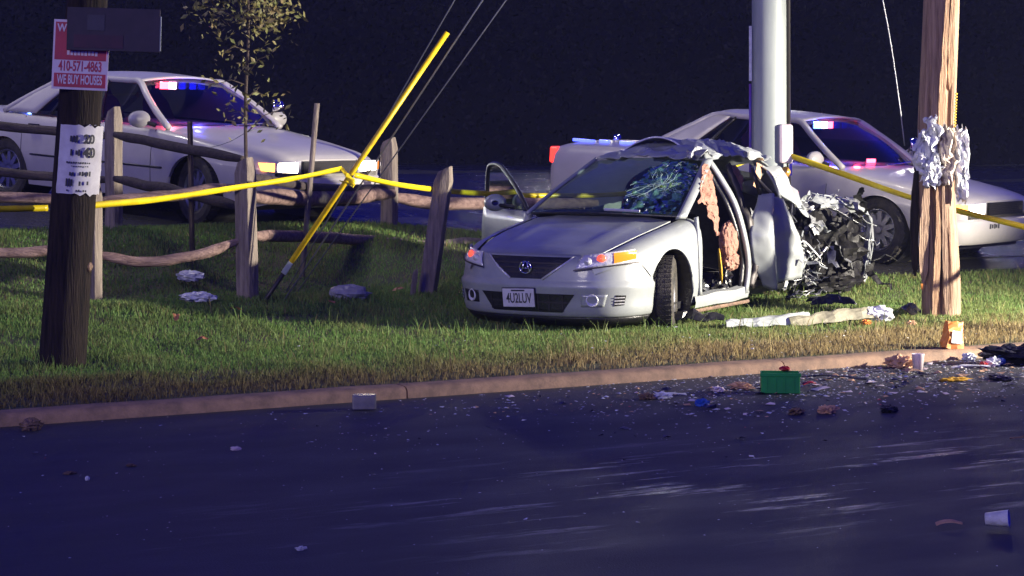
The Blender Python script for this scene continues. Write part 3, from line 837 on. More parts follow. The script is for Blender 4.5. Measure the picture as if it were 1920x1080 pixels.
# ------------------------------------------------------------------ barrier tape
def tape(pts, label, w=.07, tw0=0.0, tw1=0.0, tap=1.0):
    P = cr(pts, 60); rows = []
    for i, p in enumerate(P):
        d = (P[min(59, i + 1)] - P[max(0, i - 1)]).normalized()
        up = Vector((0, 0, 1)) - d * d.z; up.normalize(); sd = d.cross(up)
        a = tw0 + (tw1 - tw0) * i / 59 + .35 * nz(i * .12, w * 90, tw0)
        v = up * math.cos(a) + sd * math.sin(a)
        cur = sd * .006 * math.sin(i * .4)
        ww = w * (1 + .12 * nz(i * .2, 3, tw1))
        rows.append([p - v * ww / 2, p + cur + sd * .008, p + v * ww / 2])
    b = MB(); b.grid(rows)
    o = b.build('barrier_tape', M['tape'], None, True, solid=.0015)
    return tag(o, label, 'barrier tape', 'lengths of yellow barrier tape')
tape([wp(-1300, 400, 12), wp(-600, 399, 13.4), wp(-100, 395, 14.7), wp(0, 392, 15.0), wp(90, 390, 15.24)], 'short yellow barrier tape at the far left, ending at the dark pole', .044)
tape([wp(160, 386, 15.26), wp(300, 373, 16.3), wp(440, 352, 17.3), wp(560, 333, 18.0), wp(640, 316, 18.5)], 'long yellow barrier tape stretched from the dark pole to the guy wire', .046, 0, .3)
tape([wp(664, 328, 18.5), wp(740, 345, 19.0), wp(830, 357, 19.6), wp(910, 363, 20.1), wp(1030, 367, 20.7), wp(1180, 362, 21.1), wp(1300, 335, 21.45), wp(1418, 296, 21.70)], 'yellow barrier tape running from the guy wire behind the open car door', .046, .3, -.2)
tape([wp(1478, 291, 21.62), wp(1580, 326, 21.2), wp(1700, 368, 20.6), wp(1800, 396, 20.1), wp(1930, 428, 19.4), wp(2200, 500, 17.6), wp(2900, 640, 15)], 'yellow barrier tape slanting down from the steel pole past the splintered pole', .062, .1, .7)
# knot on the guard
k0 = wp(655, 330, 18.52)
kn = thing('tape_knot', 'bunched knot of yellow tape tied round the guy guard', 'tape knot', tuple(k0))
b = MB()
for i in range(5):
    a = R(-30 + 25 * i)
    b.tube([Vector((-.07 + .02 * i, -.02, .065 - .02 * i)), Vector((-.02, -.045, .02 * math.sin(i))), Vector((.045, -.04, -.03 - .012 * i)), Vector((.035 - .03 * i, -.02, -.10 + .015 * i))], [.014, .018, .016, .008], 6, squash=.5)
b.build('loops', M['tape'], kn)
b = MB(); b.grid([[(-.075, -.03, .06), (-.055, -.035, .08)], [(-.02, -.05, -.02), (.01, -.05, 0)], [(.02, -.045, -.09), (.05, -.04, -.08)]]); b.build('tail', M['tape'], kn, solid=.002)

# ------------------------------------------------------------------ young staked tree behind the fence
def young_tree():
    X, Y = -2.47, 19.85
    z0 = TZ(X, Y)
    t = thing('young_tree', 'slender young tree with sparse olive leaves in front of the left police car', 'tree', (X, Y, z0))
    b = MB(); tr = cr([(0, 0, -.1), (.0, 0, .8), (-.01, 0, 1.6), (.02, 0, 2.4), (-.03, .02, 3.3), (-.05, 0, 4.2)], 16)
    b.tube(tr, [.022 - .0011 * i for i in range(16)], 8)
    br = []
    for i in range(26):
        z = 1.35 + 2.7 * (i / 25); a = i * 2.4; L = rng.uniform(.25, .55) * (1.0 if z > 1.8 else .6)
        p = Vector((-.01 + .02 * math.sin(z), 0, z)); e = p + Vector((math.cos(a) * L, math.sin(a) * L, L * rng.uniform(-.1, .7)))
        m_ = (p + e) / 2 + Vector((0, 0, .05)); b.tube([p, m_, e], [.007, .005, .002], 5); br.append((p, m_, e))
    b.build('trunk', M['bark'], t, True)
    vs = []; fs = []
    for (p, m_, e) in br:
        dens = 160 if p.z > 2.15 else 22
        for _ in range(dens):
            q = p.lerp(e, rng.uniform(.3, 1.1)) + Vector([rng.gauss(0, .085) for _ in range(3)])
            if p.z > 2.25: q += Vector((rng.gauss(0, .06), rng.gauss(0, .06), rng.gauss(0, .08)))
            s = rng.uniform(.022, .045)
            n = Vector([rng.gauss(0, 1) for _ in range(3)]).normalized(); s1 = n.orthogonal().normalized(); s2 = n.cross(s1)
            a = rng.uniform(0, 6.28); d1 = s1 * math.cos(a) + s2 * math.sin(a); d2 = n.cross(d1)
            o_ = len(vs)
            vs += [q - d1 * s, q + d2 * s * .45 + n * .004, q + d1 * s, q - d2 * s * .45 + n * .004]
            fs += [(o_, o_ + 1, o_ + 2), (o_, o_ + 2, o_ + 3)]
    b = MB(); b.add(vs, fs)
    b.build('crown', mat('olive_leaf', (.12, .14, .035), .6, col2=(.20, .15, .06), nscale=5), t, fix=False)
    for sx, sy, name in [(-.50, .15, 'stake'), (.50, .18, 'stake')]:
        b = MB()
        lean = .14 if sx > 0 else -.05
        hh = 1.62 if sx > 0 else 1.45
        b.tube([(sx - .02, sy, -.2), (sx + lean, sy, hh)], .026, 8); b.build(name, M['fence'] if sx > 0 else M['bark'], t, True)
        b = MB(); b.tube(cr([(sx + lean * .8, sy, hh * .8), (sx * .4, sy * .5, hh * .86), (0, 0, 1.35)], 8), .004, 5); b.build('tie', M['wire'], t, True)
young_tree()
# ------------------------------------------------------------------ vehicles: local x = driver's left, y = backwards from front axle, z up
def interp(tab, y, k):
    return float(np.interp(y, [r[0] for r in tab], [r[k] for r in tab]))

def shell_rows(tab, arches, ys, sec, npt=26):
    rows = []
    for y in ys:
        W, top, edge, sill = (interp(tab, y, k) for k in (1, 2, 3, 4))
        half = [Vector((fx * W, y, {'t': top, 'e': edge, 's': sill, 'm': 0}[ref] + dz if ref != 'x' else edge + dz * (top - edge))) for fx, ref, dz in sec]
        pts = cr(half, npt)
        za = -1
        for yc, ra, zc in arches:
            if abs(y - yc) < ra: za = max(za, zc + math.sqrt(ra * ra - (y - yc) ** 2))
        for p in pts:
            if p.x > .78 * W and p.z < za: p.z = za
        rows.append(pts)
    return rows
SEC = [(0, 't', 0), (.5, 't', -.006), (.82, 'x', .45), (.945, 'e', -.01), (.99, 'e', -.14), (1.0, 'm', .62), (.99, 'm', .42), (.955, 's', 0)]

def mirror_rows(rows):
    out = []
    for r in rows:
        out.append([Vector((-p.x, p.y, p.z)) for p in r[::-1]] + [p.copy() for p in r[1:]])
    return out

def wheel(parent, c, Rt, wd, rr, spokes, yaw=0.0, side=1, flip=0.0):
    """tyre with a rim as its sub-part; axis along local x, outer face towards side*x"""
    b = MB(); w = wd / 2
    b.lathe([(-w * .8, rr), (-w, rr + .03), (-w, Rt - .035), (-w * .82, Rt - .006), (-w * .4, Rt), (w * .4, Rt), (w * .82, Rt - .006), (w, Rt - .035), (w, rr + .03), (w * .8, rr)], 40)
    # tread blocks
    for k in range(44):
        t = 2 * math.pi * k / 44
        for x0 in (-.62, 0, .62):
            m_ = Matrix.Rotation(t, 3, 'X')
            b.box(m_ @ Vector((x0 * w, 0, Rt - .001)), (w * .5, .026, .008), m_)
    o = b.build('wheel', M['rubber'], parent); autosmooth(o, 35)
    o.location = c; o.rotation_euler = (0, flip, yaw)
    r = MB(); f = side * w * .62
    r.lathe([(-w * .78, rr * .97), (-w * .7, rr * .93), (side * w * .3, rr * .90), (f, rr * .93), (side * w * .84, rr), (side * w * .80, rr + .012)], 40)
    r.lathe([(f - side * .05, .0), (f - side * .05, rr * .9)], 24)
    r.lathe([(f + side * .012, 0), (f + side * .012, rr * .16), (f - side * .02, rr * .25)], 16)
    for k in range(spokes):
        t = 2 * math.pi * k / spokes; m_ = Matrix.Rotation(t, 3, 'X')
        P = [(f, -.032, rr * .12), (f, .032, rr * .12), (f - side * .0, .022, rr * .95), (f - side * .0, -.022, rr * .95)]
        r.prism([m_ @ Vector(p) for p in P], (-side * .03, 0, 0))
    ro = r.build('rim', M['alloy'], o); autosmooth(ro, 35)
    return o

def band(path, zs, outs, seg=40):
    """wrap-round strip: path [(x,y)] from centre outwards to the left side; mirrored. zs/outs: section"""
    P = cr([Vector((x, y, 0)) for x, y in path], seg)
    full = [Vector((-p.x, p.y, 0)) for p in P[::-1]] + P[1:]
    rows = []
    for i, p in enumerate(full):
        d = (full[min(len(full) - 1, i + 1)] - full[max(0, i - 1)]).normalized(); n = Vector((d.y, -d.x, 0))
        rows.append([p + n * o_ + Vector((0, 0, z)) for z, o_ in zip(zs, outs)])
    return rows

def onpath(path, seg=80):
    P = cr([Vector((x, y, 0)) for x, y in path], seg)
    def f(x, z, off=0.0):
        s = 1 if x >= 0 else -1; ax = abs(x)
        k = 0
        while k < len(P) - 2 and P[k + 1].x < ax: k += 1
        a, b_ = P[k], P[k + 1]; t = 0 if b_.x == a.x else min(1.2, (ax - a.x) / (b_.x - a.x))
        p = a.lerp(b_, t); d = (b_ - a).normalized(); n = Vector((d.y, -d.x, 0))
        p = p + n * off
        return Vector((p.x * s, p.y, z))
    return f

def patch(f, bl, br, tr_, tl, off=.006, n=12, m_=4, th=.02):
    rows = []
    for i in range(m_ + 1):
        t = i / m_; row = []
        for j in range(n + 1):
            s = j / n
            x = (bl[0] * (1 - s) + br[0] * s) * (1 - t) + (tl[0] * (1 - s) + tr_[0] * s) * t
            z = (bl[1] * (1 - s) + br[1] * s) * (1 - t) + (tl[1] * (1 - s) + tr_[1] * s) * t
            row.append(f(x, z, off))
        rows.append(row)
    return rows

def greenhouse(t, wsb, wst, rwt, rwb, wb, wt, zb, zt, zr, paint, strips, rails=True, zrb=None, glassmat=None, bulge=.03):
    """glass shell with painted pillars and roof standing proud of it.
    wsb/wst: y of windshield base and top; rwt/rwb: y of rear window top and base; wb/wt half widths; zb belt, zt roof edge, zr roof centre"""
    zrb = zrb or zb; gm = glassmat or M['glass']
    ws = surf([[(-wb, wsb + .20, zb), (0, wsb, zb + .015), (wb, wsb + .20, zb)],
               [(-(wb + wt) / 2 - .01, (wsb + wst) / 2 + .12, (zb + zt) / 2 + .02), (0, (wsb + wst) / 2 - .05, (zb + zt) / 2 + .04), ((wb + wt) / 2 + .01, (wsb + wst) / 2 + .12, (zb + zt) / 2 + .02)],
               [(-wt, wst + .06, zt), (0, wst, zr - .015), (wt, wst + .06, zt)]], 10, 16)
    b = MB(); b.grid(ws); b.build('windshield', gm, t, True)
    rw = surf([[(-wt, rwt - .05, zt), (0, rwt, zr - .015), (wt, rwt - .05, zt)], [(-wb, rwb - .12, zrb), (0, rwb, zrb + .02), (wb, rwb - .12, zrb)]], 8, 12)
    b = MB(); b.grid(rw); b.build('rear_window', gm, t, True)
    def G(s, tt, off=0.0, side=1):
        yb = (wsb + .20) * (1 - s) + (rwb - .12) * s; yt = (wst + .06) * (1 - s) + (rwt - .05) * s
        zbb = zb * (1 - s) + zrb * s
        x = wb * (1 - tt) + wt * tt + bulge * math.sin(math.pi * tt) + off
        return Vector((side * x, yb * (1 - tt) + yt * tt, zbb * (1 - tt) + zt * tt + .2 * off))
    for side in (-1, 1):
        b = MB(); b.grid([[G(s / 14, k / 6, 0, side) for k in range(7)] for s in range(15)]); b.build('side_window', gm, t, True)
        for (s0b, s0t, s1b, s1t, nm, mm) in strips:
            rows = []
            for k in range(9):
                tt = k / 8; a = s0b * (1 - tt) + s0t * tt; c = s1b * (1 - tt) + s1t * tt
                rows.append([G(a + (c - a) * q / 4, tt, .012, side) for q in range(5)])
            b = MB(); b.grid(rows); b.build(nm, mm, t, True, solid=.022)
        # A pillar and roof rail
        b = MB(); P = [G(-.012, -.03, .0, side), G(-.012, .35, .012, side), G(-.01, .7, .012, side), G(0.0, 1.0, .01, side)]
        P += [G(s, 1.02, .0, side) for s in (.15, .4, .7, 1.0)]
        P += [G(1.01, .7, .0, side), G(1.01, .3, .0, side), G(1.01, 0, 0, side)]
        b.tube(cr(P, 40), .036, 8); b.build('pillar', paint, t, True)
    ro = surf([[(-wt - .01, wst + .03, zt + .015), (-wt * .5, wst + .0, zr), (0, wst - .02, zr + .01), (wt * .5, wst + .0, zr), (wt + .01, wst + .03, zt + .015)],
               [(-wt - .01, (wst + rwt) / 2, zt + .02), (-wt * .5, (wst + rwt) / 2, zr + .025), (0, (wst + rwt) / 2, zr + .035), (wt * .5, (wst + rwt) / 2, zr + .025), (wt + .01, (wst + rwt) / 2, zt + .02)],
               [(-wt - .01, rwt - .02, zt + .015), (-wt * .5, rwt, zr), (0, rwt + .02, zr + .01), (wt * .5, rwt, zr), (wt + .01, rwt - .02, zt + .015)]], 16, 20)
    b = MB(); b.grid(ro); b.build('roof', paint, t, True, solid=.02)
    return G, ws

def spot(parent, name, loc, dirv, power, col, size=60, blend=.6, rad=.06):
    l = bpy.data.lights.new(name, 'SPOT'); l.energy = power; l.color = col; l.spot_size = R(size); l.spot_blend = blend; l.shadow_soft_size = rad
    o = bpy.data.objects.new(name, l); COL.objects.link(o); o.parent = parent; o.location = loc
    o.rotation_euler = Vector(dirv).to_track_quat('-Z', 'Y').to_euler(); return o
def point(parent, name, loc, power, col, rad=.04):
    l = bpy.data.lights.new(name, 'POINT'); l.energy = power; l.color = col; l.shadow_soft_size = rad
    o = bpy.data.objects.new(name, l); COL.objects.link(o); o.parent = parent; o.location = loc; return o

def seat_mesh(c, w=.5):
    b = MB(); x, y, z = c
    b.grid(surf([[(x - w / 2, y - .25, z), (x, y - .27, z + .03), (x + w / 2, y - .25, z)], [(x - w / 2, y + .2, z - .03), (x, y + .2, z), (x + w / 2, y + .2, z - .03)],
                 [(x - w / 2, y + .30, z + .25), (x, y + .27, z + .25), (x + w / 2, y + .30, z + .25)], [(x - w * .4, y + .42, z + .55), (x, y + .40, z + .58), (x + w * .4, y + .42, z + .55)],
                 [(x - w * .2, y + .44, z + .62), (x, y + .42, z + .78), (x + w * .2, y + .44, z + .62)]], 16, 8))
    b.box((x, y, z - .12), (w, .5, .16)); return b

def seams(t, tab, ys, z0=.3, z1f=lambda y: .95, mat_=None):
    for y, zt in ys:
        for s in (-1, 1):
            W = interp(tab, y, 1); ed = interp(tab, y, 3)
            b = MB(); P = []
            for k in range(8):
                z = z0 + (zt - z0) * k / 7
                fx = float(np.interp(z, [.2, .42, .62, ed - .14, ed - .01, ed + .05], [.955, .99, 1.0, .99, .945, .9]))
                P.append((s * (fx * W + .0015), y, z))
            b.tube(P, .005, 5); b.build('door_seam', M['ink'], t)

# ---------------------------------------------------------------- left police sedan
def police_sedan(label, loc, rz, tilt, strobes, steer, rear_blue):
    t = thing('police_car', label, 'police car', loc, (0, 0, 0), 'police cars parked behind the crash')
    t.rotation_euler = (Matrix.Rotation(rz, 4, 'Z') @ Matrix.Rotation(tilt, 4, 'X')).to_euler()
    tab = [(-.95, .80, .72, .62, .30), (-.90, .88, .755, .66, .27), (-.80, .935, .79, .70, .24), (-.6, .965, .83, .75, .22), (-.2, .985, .885, .82, .21), (.3, .99, .95, .89, .21), (.6, .99, .985, .92, .21),
           (1.2, .99, .97, .935, .21), (2.4, .99, .98, .945, .21), (3.1, .985, 1.0, .95, .21), (3.6, .97, 1.0, .94, .23), (4.15, .94, .985, .91, .28), (4.34, .90, .95, .88, .32), (4.42, .84, .90, .82, .36)]
    arches = [(0, .375, .335), (2.91, .375, .335)]
    ys = sorted(set([-.95, -.92, -.90, -.86, -.8, -.7, -.6] + [round(-.5 + .045 * i, 3) for i in range(106)] + [4.3, 4.34, 4.38, 4.42]))
    ys = [y for y in ys if y <= 4.42]
    rows = mirror_rows(shell_rows(tab, arches, ys, SEC))
    b = MB(); b.grid(rows); b.poly(rows[0]); b.poly(rows[-1])
    o = b.build('body', M['white'], t); autosmooth(o, 38)
    b = MB(); b.box((0, 1.7, .25), (1.62, 4.9, .10)); b.build('underbody', M['blackpl'], t)
    for (x, y) in ((-.80, 0), (.80, 0), (-.80, 2.91), (.80, 2.91)):
        s = -1 if x < 0 else 1
        b = MB(); b.lathe([(x - s * .26, .05), (x - s * .26, .365), (x + s * .12, .37)], 32, 'x', (0, y, .335)); b.build('wheel_well', M['blackpl'], t)
        wheel(t, (x + s * .03, y, .345), .345, .225, .215, 10, steer if y == 0 else 0, s)
    path = [(0, -.965), (.4, -.965), (.72, -.95), (.87, -.89), (.935, -.78), (.97, -.6)]
    f = onpath(path)
    b = MB(); b.grid(band(path, [.27, .30, .40, .50, .535, .54], [-.02, .015, .045, .045, .02, -.02])); o = b.build('front_bumper', M['white'], t, True)
    b = MB(); b.grid(patch(f, (-.40, .575), (.40, .575), (.41, .705), (-.41, .705), .012)); gr = b.build('grille', M['blackpl'], t, solid=.02)
    for i in range(6):
        b = MB(); b.grid(patch(f, (-.39, .590 + .019 * i), (.39, .590 + .019 * i), (.39, .597 + .019 * i), (-.39, .597 + .019 * i), .026, 12, 1)); b.build('grille_bar', M['darksteel'], gr, solid=.006)
    for s in (-1, 1):
        b = MB(); b.grid(patch(f, (s * .45, .575), (s * .86, .59), (s * .88, .70), (s * .45, .71), .012)); h = b.build('headlight', M['reflector'], t, True, solid=.02)
        b = MB(); b.grid(patch(f, (s * .50, .59), (s * .76, .60), (s * .76, .69), (s * .50, .695), .026, 8, 3)); b.build('lit_lens', M['headlit'], h, True)
        b = MB(); b.grid(patch(f, (s * .80, .60), (s * .90, .61), (s * .915, .69), (s * .80, .69), .026, 6, 3)); b.build('turn_signal', M['amberlit'] if s < 0 else M['amber'], h, True)
        spot(t, 'headlight_beam', (s * .62, -1.03, .65), (0, -1, -.12), 45, (.9, .92, 1.0), 75)
    # glazing
    wh, bk = M['white'], M['blackpl']
    G, ws = greenhouse(t, .35, 1.12, 2.35, 3.15, .86, .63, .965, 1.40, 1.45, wh,
        [(.375, .40, .41, .44, 'door_pillar', bk), (.80, .80, 1.0, 1.0, 'rear_pillar', wh), (.70, .73, .715, .745, 'window_divider', bk)], zrb=.985)
    seams(t, tab, [(.62, .93), (1.62, .95), (2.62, .95)])
    b = MB()
    for s in (-1, 1):
        P = [(s * (interp(tab, y, 1) + .004), y, .545) for y in np.linspace(.45, 2.45, 20)]
        b = MB(); b.tube(P, .022, 6, squash=.5); b.build('side_moulding', bk, t, True)
        for y in (1.42, 2.42):
            b = MB(); b.box((s * .995, y, .86), (.03, .16, .035)); b.build('door_handle', bk, t, bevel=.008)
        b = MB(); b.lathe([(-.07, .0), (-.06, .055), (0, .085), (.06, .08), (.065, .0)], 18, 'y'); mo = b.build('wing_mirror', wh, t, True)
        mo.location = (s * 1.06, .72, 1.03); mo.scale = (1.7, .7, 1.05)
        b = MB(); b.tube([(s * .90, .66, .97), (s * 1.0, .70, 1.0)], .025, 6); b.build('mirror_arm', bk, t)
    for s in (-1, 1):
        b = MB(); b.box((s * .765, 4.37, .80), (.22, .12, .19)); b.build('tail_lamp', M['redlens'], t, bevel=.02)
    # cabin
    b = MB(); b.box((0, .80, .90), (1.5, .35, .12)); b.build('dashboard', M['dash'], t, bevel=.03)
    for x in (-.38, .38): o = seat_mesh((x, 1.55, .60)).build('seat', M['interior'], t, True)
    o = seat_mesh((0, 2.55, .60), 1.3).build('seat', M['interior'], t, True)
    lb = MB(); lb.box((0, 1.17, 1.37), (.90, .06, .06)); lo2 = lb.build('light_bar', M['blackpl'], t)
    for x, m_, w in strobes:
        b = MB(); b.box((x, 1.13, 1.37), (w * 2.0, .012, .075)); b.build('strobe', M[m_], lo2)
    if rear_blue:
        for (y, w, zz) in ((3.42, .34, .998), (3.82, .12, .994), (4.12, .30, .982)):
            b = MB(); b.box((-.62, y, zz), (.05, w, .035)); b.build('blue_strobe', M['bluedim'], t, bevel=.004)
        b = MB(); b.lathe([(-.02, .05), (.0, .055), (.05, .04), (.06, 0)], 12, 'z', (-.4, 3.8, 1.02)); b.build('beacon', M['chrome'], t, True)
        for x in (-.05, .04): 
            b = MB(); b.box((x, .64, 1.01), (.06, .03, .04)); b.build('dash_strobe', M['redhot'], t)
        point(t, 'strobe_glow', (-.30, .95, 1.28), 30, (.08, .12, 1.0))
        point(t, 'strobe_glow', (.0, .80, 1.15), 8, (1.0, .06, .10))
        b = MB()
        for x, h_ in [(0, .05), (.05, .035), (.09, .05), (.14, .04), (.19, .05)]: b.box((-.20 - x, -1.0125, .46), (.03, .004, h_))
        b.build('bumper_decal', M['ink'], t, kind='stuff')
    else:
        b = MB(); b.box((-.55, 3.0, 1.02), (.04, .03, .03)); b.build('strobe', M['bluehot'], t)
        point(t, 'strobe_glow', (.05, .95, 1.28), 24, (.12, .12, 1.0))
        point(t, 'strobe_glow', (-.33, 1.04, 1.34), 12, (1.0, .06, .12))
    # spotlight on the far pillar and an antenna
    sl = MB(); sl.lathe([(-.07, .02), (-.05, .06), (.03, .075), (.05, .07), (.045, 0)], 16, 'y'); so = sl.build('spotlight', M['chrome'], t, True); so.location = (.93, .62, 1.18); so.rotation_euler = (0, 0, R(40))
    b = MB(); b.tube([(.93, .66, 1.16), (.88, .70, 1.02)], .012, 6); b.build('spotlight_arm', M['darksteel'], t)
    b = MB(); b.tube([(-.2, .33, .99), (.45, .40, 1.01)], .008, 5); b.build('wiper', M['chrome'], t)
    return t
police_sedan('white police sedan with a red strobe behind the fence at left', (-2.71, 22.64, TZ(-3.17, 22.0) - .01), R(54.1), R(3.6),
    ((-.33, 'redhot', .06), (-.21, 'pinkhot', .06), (-.06, 'bluefaint', .05), (.10, 'bluefaint', .05), (.24, 'bluefaint', .05)), R(-14), False)
police_sedan('white police sedan with blue trunk lights behind the steel and splintered poles', (3.91 + .79 * .62, 22.5 + .79 * .78, TZ(3.91, 22.5)), R(51.5), R(3.9),
    ((-.36, 'bluehot', .08), (-.22, 'pinkhot', .06), (-.10, 'redhot', .06), (.06, 'bluefaint', .05), (.22, 'bluefaint', .05)), R(-8), True)


# ---------------------------------------------------------------- the wrecked silver sedan
def sheet(ctrl, nu, nv, name, m, t, amp=0.0, fr=4.0, seed=0.0, solid=.006, smooth=False, ang=28):
    rows = surf(ctrl, nu, nv)
    if amp: rows = crumple(rows, amp, fr, seed)
    b = MB(); b.grid(rows)
    o = b.build(name, m, t, smooth=smooth, solid=solid)
    if smooth and ang: autosmooth(o, ang)
    return o
def strip_scrap(t, c, d, L, w, seed, m, name='torn_metal'):
    d = Vector(d).normalized(); rows = []
    s = d.cross(Vector((nz(seed, 1, 2), nz(seed, 4, 2), 1))).normalized()
    n = 7
    for i in range(n):
        f = i / (n - 1); p = Vector(c) + d * L * f + Vector((nz(seed, f * 3, 1), nz(seed, f * 3, 5), nz(seed, f * 3, 9))) * L * .28
        ww = w * (1 - .75 * f) * (1 + .6 * nz(seed * 3, f * 6, 2))
        rows.append([p - s * ww / 2, p + d.cross(s) * ww * .3 * nz(seed, f * 4, 11), p + s * ww / 2])
    b = MB(); b.grid(rows); return b.build(name, m, t, solid=.004)

def wreck():
    t = thing('wrecked_sedan', 'wrecked silver sedan with crushed roof, torn rear and missing driver door', 'car', (.618, 18.37, .055))
    t.rotation_euler = (Matrix.Rotation(R(-32), 4, 'Z') @ Matrix.Rotation(R(1.0), 4, 'X')).to_euler()
    SI, TO, BK = M['silver'], M['silvertorn'], M['blackpl']
    # hood and fenders
    tab = [(-.86, .62, .665, .60, .2), (-.80, .71, .69, .635, .2), (-.70, .785, .722, .675, .2), (-.5, .84, .77, .735, .2), (-.2, .868, .835, .795, .2), (.1, .876, .885, .84, .2), (.4, .88, .94, .885, .2), (.62, .88, .965, .915, .2)]
    sec = [(0, 't', .004), (.42, 't', -.006), (.72, 'x', .42), (.88, 'x', .12), (.965, 'e', -.055), (.997, 'e', -.17), (1.0, 'm', .52), (.99, 'm', .34), (.955, 's', 0)]
    ys = [-.86, -.83, -.80, -.75] + [round(-.70 + .035 * i, 3) for i in range(36)]
    rows = shell_rows(tab, [(0, .365, .325)], ys, sec, 34)
    hood = [[Vector((-p.x, p.y, p.z + .004)) for p in r[9::-1]] + [p + Vector((0, 0, .004)) for p in r[1:10]] for r in rows if r[0].y <= .36]
    hood = [[r[0] + Vector((0, 0, -.025))] + r + [r[-1] + Vector((0, 0, -.025))] for r in hood]
    # power creases
    for r in hood:
        for p in r:
            p.z += .010 * math.exp(-((abs(p.x) - .42) / .05) ** 2) * ss(-.8, -.3, p.y)
    b = MB(); b.grid(hood); o = b.build('hood', SI, t); autosmooth(o, 40)
    for s in (1, -1):
        fr_ = [[Vector((s * p.x, p.y, p.z)) for p in r[10:]] for r in rows if -.62 <= r[0].y <= .55]
        b = MB(); b.grid(fr_); o = b.build('fender', SI, t); autosmooth(o, 40)
        up = [[Vector((s * p.x, p.y, p.z)) for p in r[10:18]] for r in rows if r[0].y <= -.58]
        b = MB(); b.grid(up); o = b.build('fender_tip', SI, t); autosmooth(o, 40)
    # bumper fascia
    path = [(0, -.935), (.25, -.925), (.5, -.88), (.68, -.79), (.79, -.66), (.845, -.52), (.868, -.36)]
    f0 = onpath(path)
    zs = [.165, .19, .24, .32, .40, .435, .455, .50, .57, .63, .685]; ou = [-.05, -.015, .0, .006, .020, .026, .006, .0, -.014, -.035, -.075]
    def f(x, z, off=0.0): return f0(x, z, off + float(np.interp(z, zs, ou)))
    b = MB(); b.grid(band(path, list(np.linspace(.165, .685, 22)), [float(np.interp(z, zs, ou)) for z in np.linspace(.165, .685, 22)], 50))
    bp = b.build('front_bumper', SI, t, True, solid=.004)
    b = MB(); b.grid(band(path, [.10, .14, .172], [-.10, -.055, -.03], 40)); b.build('chin_lip', BK, t, True, solid=.006)
    # upper grille: shield shape, dark, with bars
    G0 = [(-.40, .655), (-.17, .487), (.17, .487), (.40, .655)]
    b = MB(); b.grid(patch(f, (-.15, .485), (.15, .485), (.41, .66), (-.41, .66), .004, 24, 8)); g = b.build('grille', BK, bp, solid=.008)
    for i in range(3):
        z = .53 + .038 * i; hw = .15 + (z - .485) / .175 * .25
        b = MB(); b.grid(patch(f, (-hw, z), (hw, z), (hw + .01, z + .012), (-hw - .01, z + .012), .012, 20, 1)); b.build('grille_bar', M['darksteel'], t, solid=.005)
    for s in (-1, 1):
        b = MB(); b.tube([f(s * .155, .483, .008), f(s * .28, .567, .008), f(s * .42, .665, .008)], .010, 8); b.build('grille_trim', M['reflector'], t, True)
    # emblem: oval ring with two leaning strokes and a cross bar
    e = f(0, .575, .03)
    b = MB(); b.tube([e + Vector((.055 * math.cos(a), 0, .048 * math.sin(a))) for a in np.linspace(0, 2 * math.pi, 25)], .007, 6, cap=False)
    b.tube([e + Vector((-.038, 0, -.035)), e + Vector((-.012, 0, .045))], .008, 6); b.tube([e + Vector((.038, 0, -.035)), e + Vector((.012, 0, .045))], .008, 6)
    b.tube([e + Vector((-.02, 0, -.008)), e + Vector((.02, 0, -.008))], .006, 6)
    b.build('emblem', M['chrome'], t, True, kind='stuff')
    # lower intake
    b = MB(); b.grid(patch(f, (-.33, .215), (.33, .215), (.44, .365), (-.44, .365), .004, 24, 6)); b.build('lower_intake', BK, bp, solid=.008)
    for x in (-.34, -.17, .12, .22, .34):
        b = MB(); b.grid(patch(f, (x - .006, .225), (x + .006, .225), (x + .006, .355), (x - .006, .355), .012, 1, 6)); b.build('intake_bar', M['darksteel'], t, solid=.004)
    b = MB(); b.grid(patch(f, (-.38, .288), (.38, .288), (.385, .300), (-.385, .300), .014, 24, 1)); b.build('intake_bar', M['darksteel'], t, solid=.004)
    for s in (-1, 1):
        b = MB(); b.grid(patch(f, (s * .49, .265), (s * .66, .265), (s * .68, .365), (s * .49, .365), .003, 10, 5)); fb = b.build('fog_bezel', SI if s > 0 else BK, bp, True, solid=.006)
        c = f(s * .575, .318, .0); n_ = (f(s * .575, .318, .05) - c).normalized()
        q = n_.to_track_quat('X', 'Z').to_matrix()
        m_ = MB(); m_.lathe([(-.01, .05), (.012, .052), (.016, .044), (.004, .038), (.004, 0)], 20)
        m_.v = [tuple(q @ Vector(p) + c) for p in m_.v]; m_.build('fog_lamp', M['reflector'], t, True)
        b = MB(); b.grid(patch(f, (s * .72, .27), (s * .775, .275), (s * .782, .355), (s * .73, .36), .004, 4, 6)); mk = b.build('side_slot', BK, bp, solid=.006)
        for i in range(3):
            b = MB(); b.grid(patch(f, (s * .722, .285 + .025 * i), (s * .775, .285 + .025 * i), (s * .775, .292 + .025 * i), (s * .722, .292 + .025 * i), .01, 4, 1)); b.build('slot_fin', M['reflector'], mk, solid=.003)
    for s in (-1, 1):
        b = MB(); b.tube([f(s * .846, .615, .006), f(s * .858, .55, .006), f(s * .864, .49, .006)], .004, 5); b.build('panel_gap', M['ink'], t)
    # number plate
    pc = f(-.055, .325, .03)
    pl = MB(); pl.box((0, 0, 0), (.305, .006, .152)); po = pl.build('number_plate', M['paper'], t, bevel=.008)
    po.location = pc; po.rotation_euler = (R(4), R(-2), 0)
    text_mesh("4U2LUV", .115, 'plate_lettering', M['ink'], po, (.005, -.005, -.006), (R(90), 0, 0), xs=.60, bold=.001)
    b = MB(); b.box((0, -.0045, .060), (.13, .001, .012)); b.build('plate_heading', M['ink'], po)
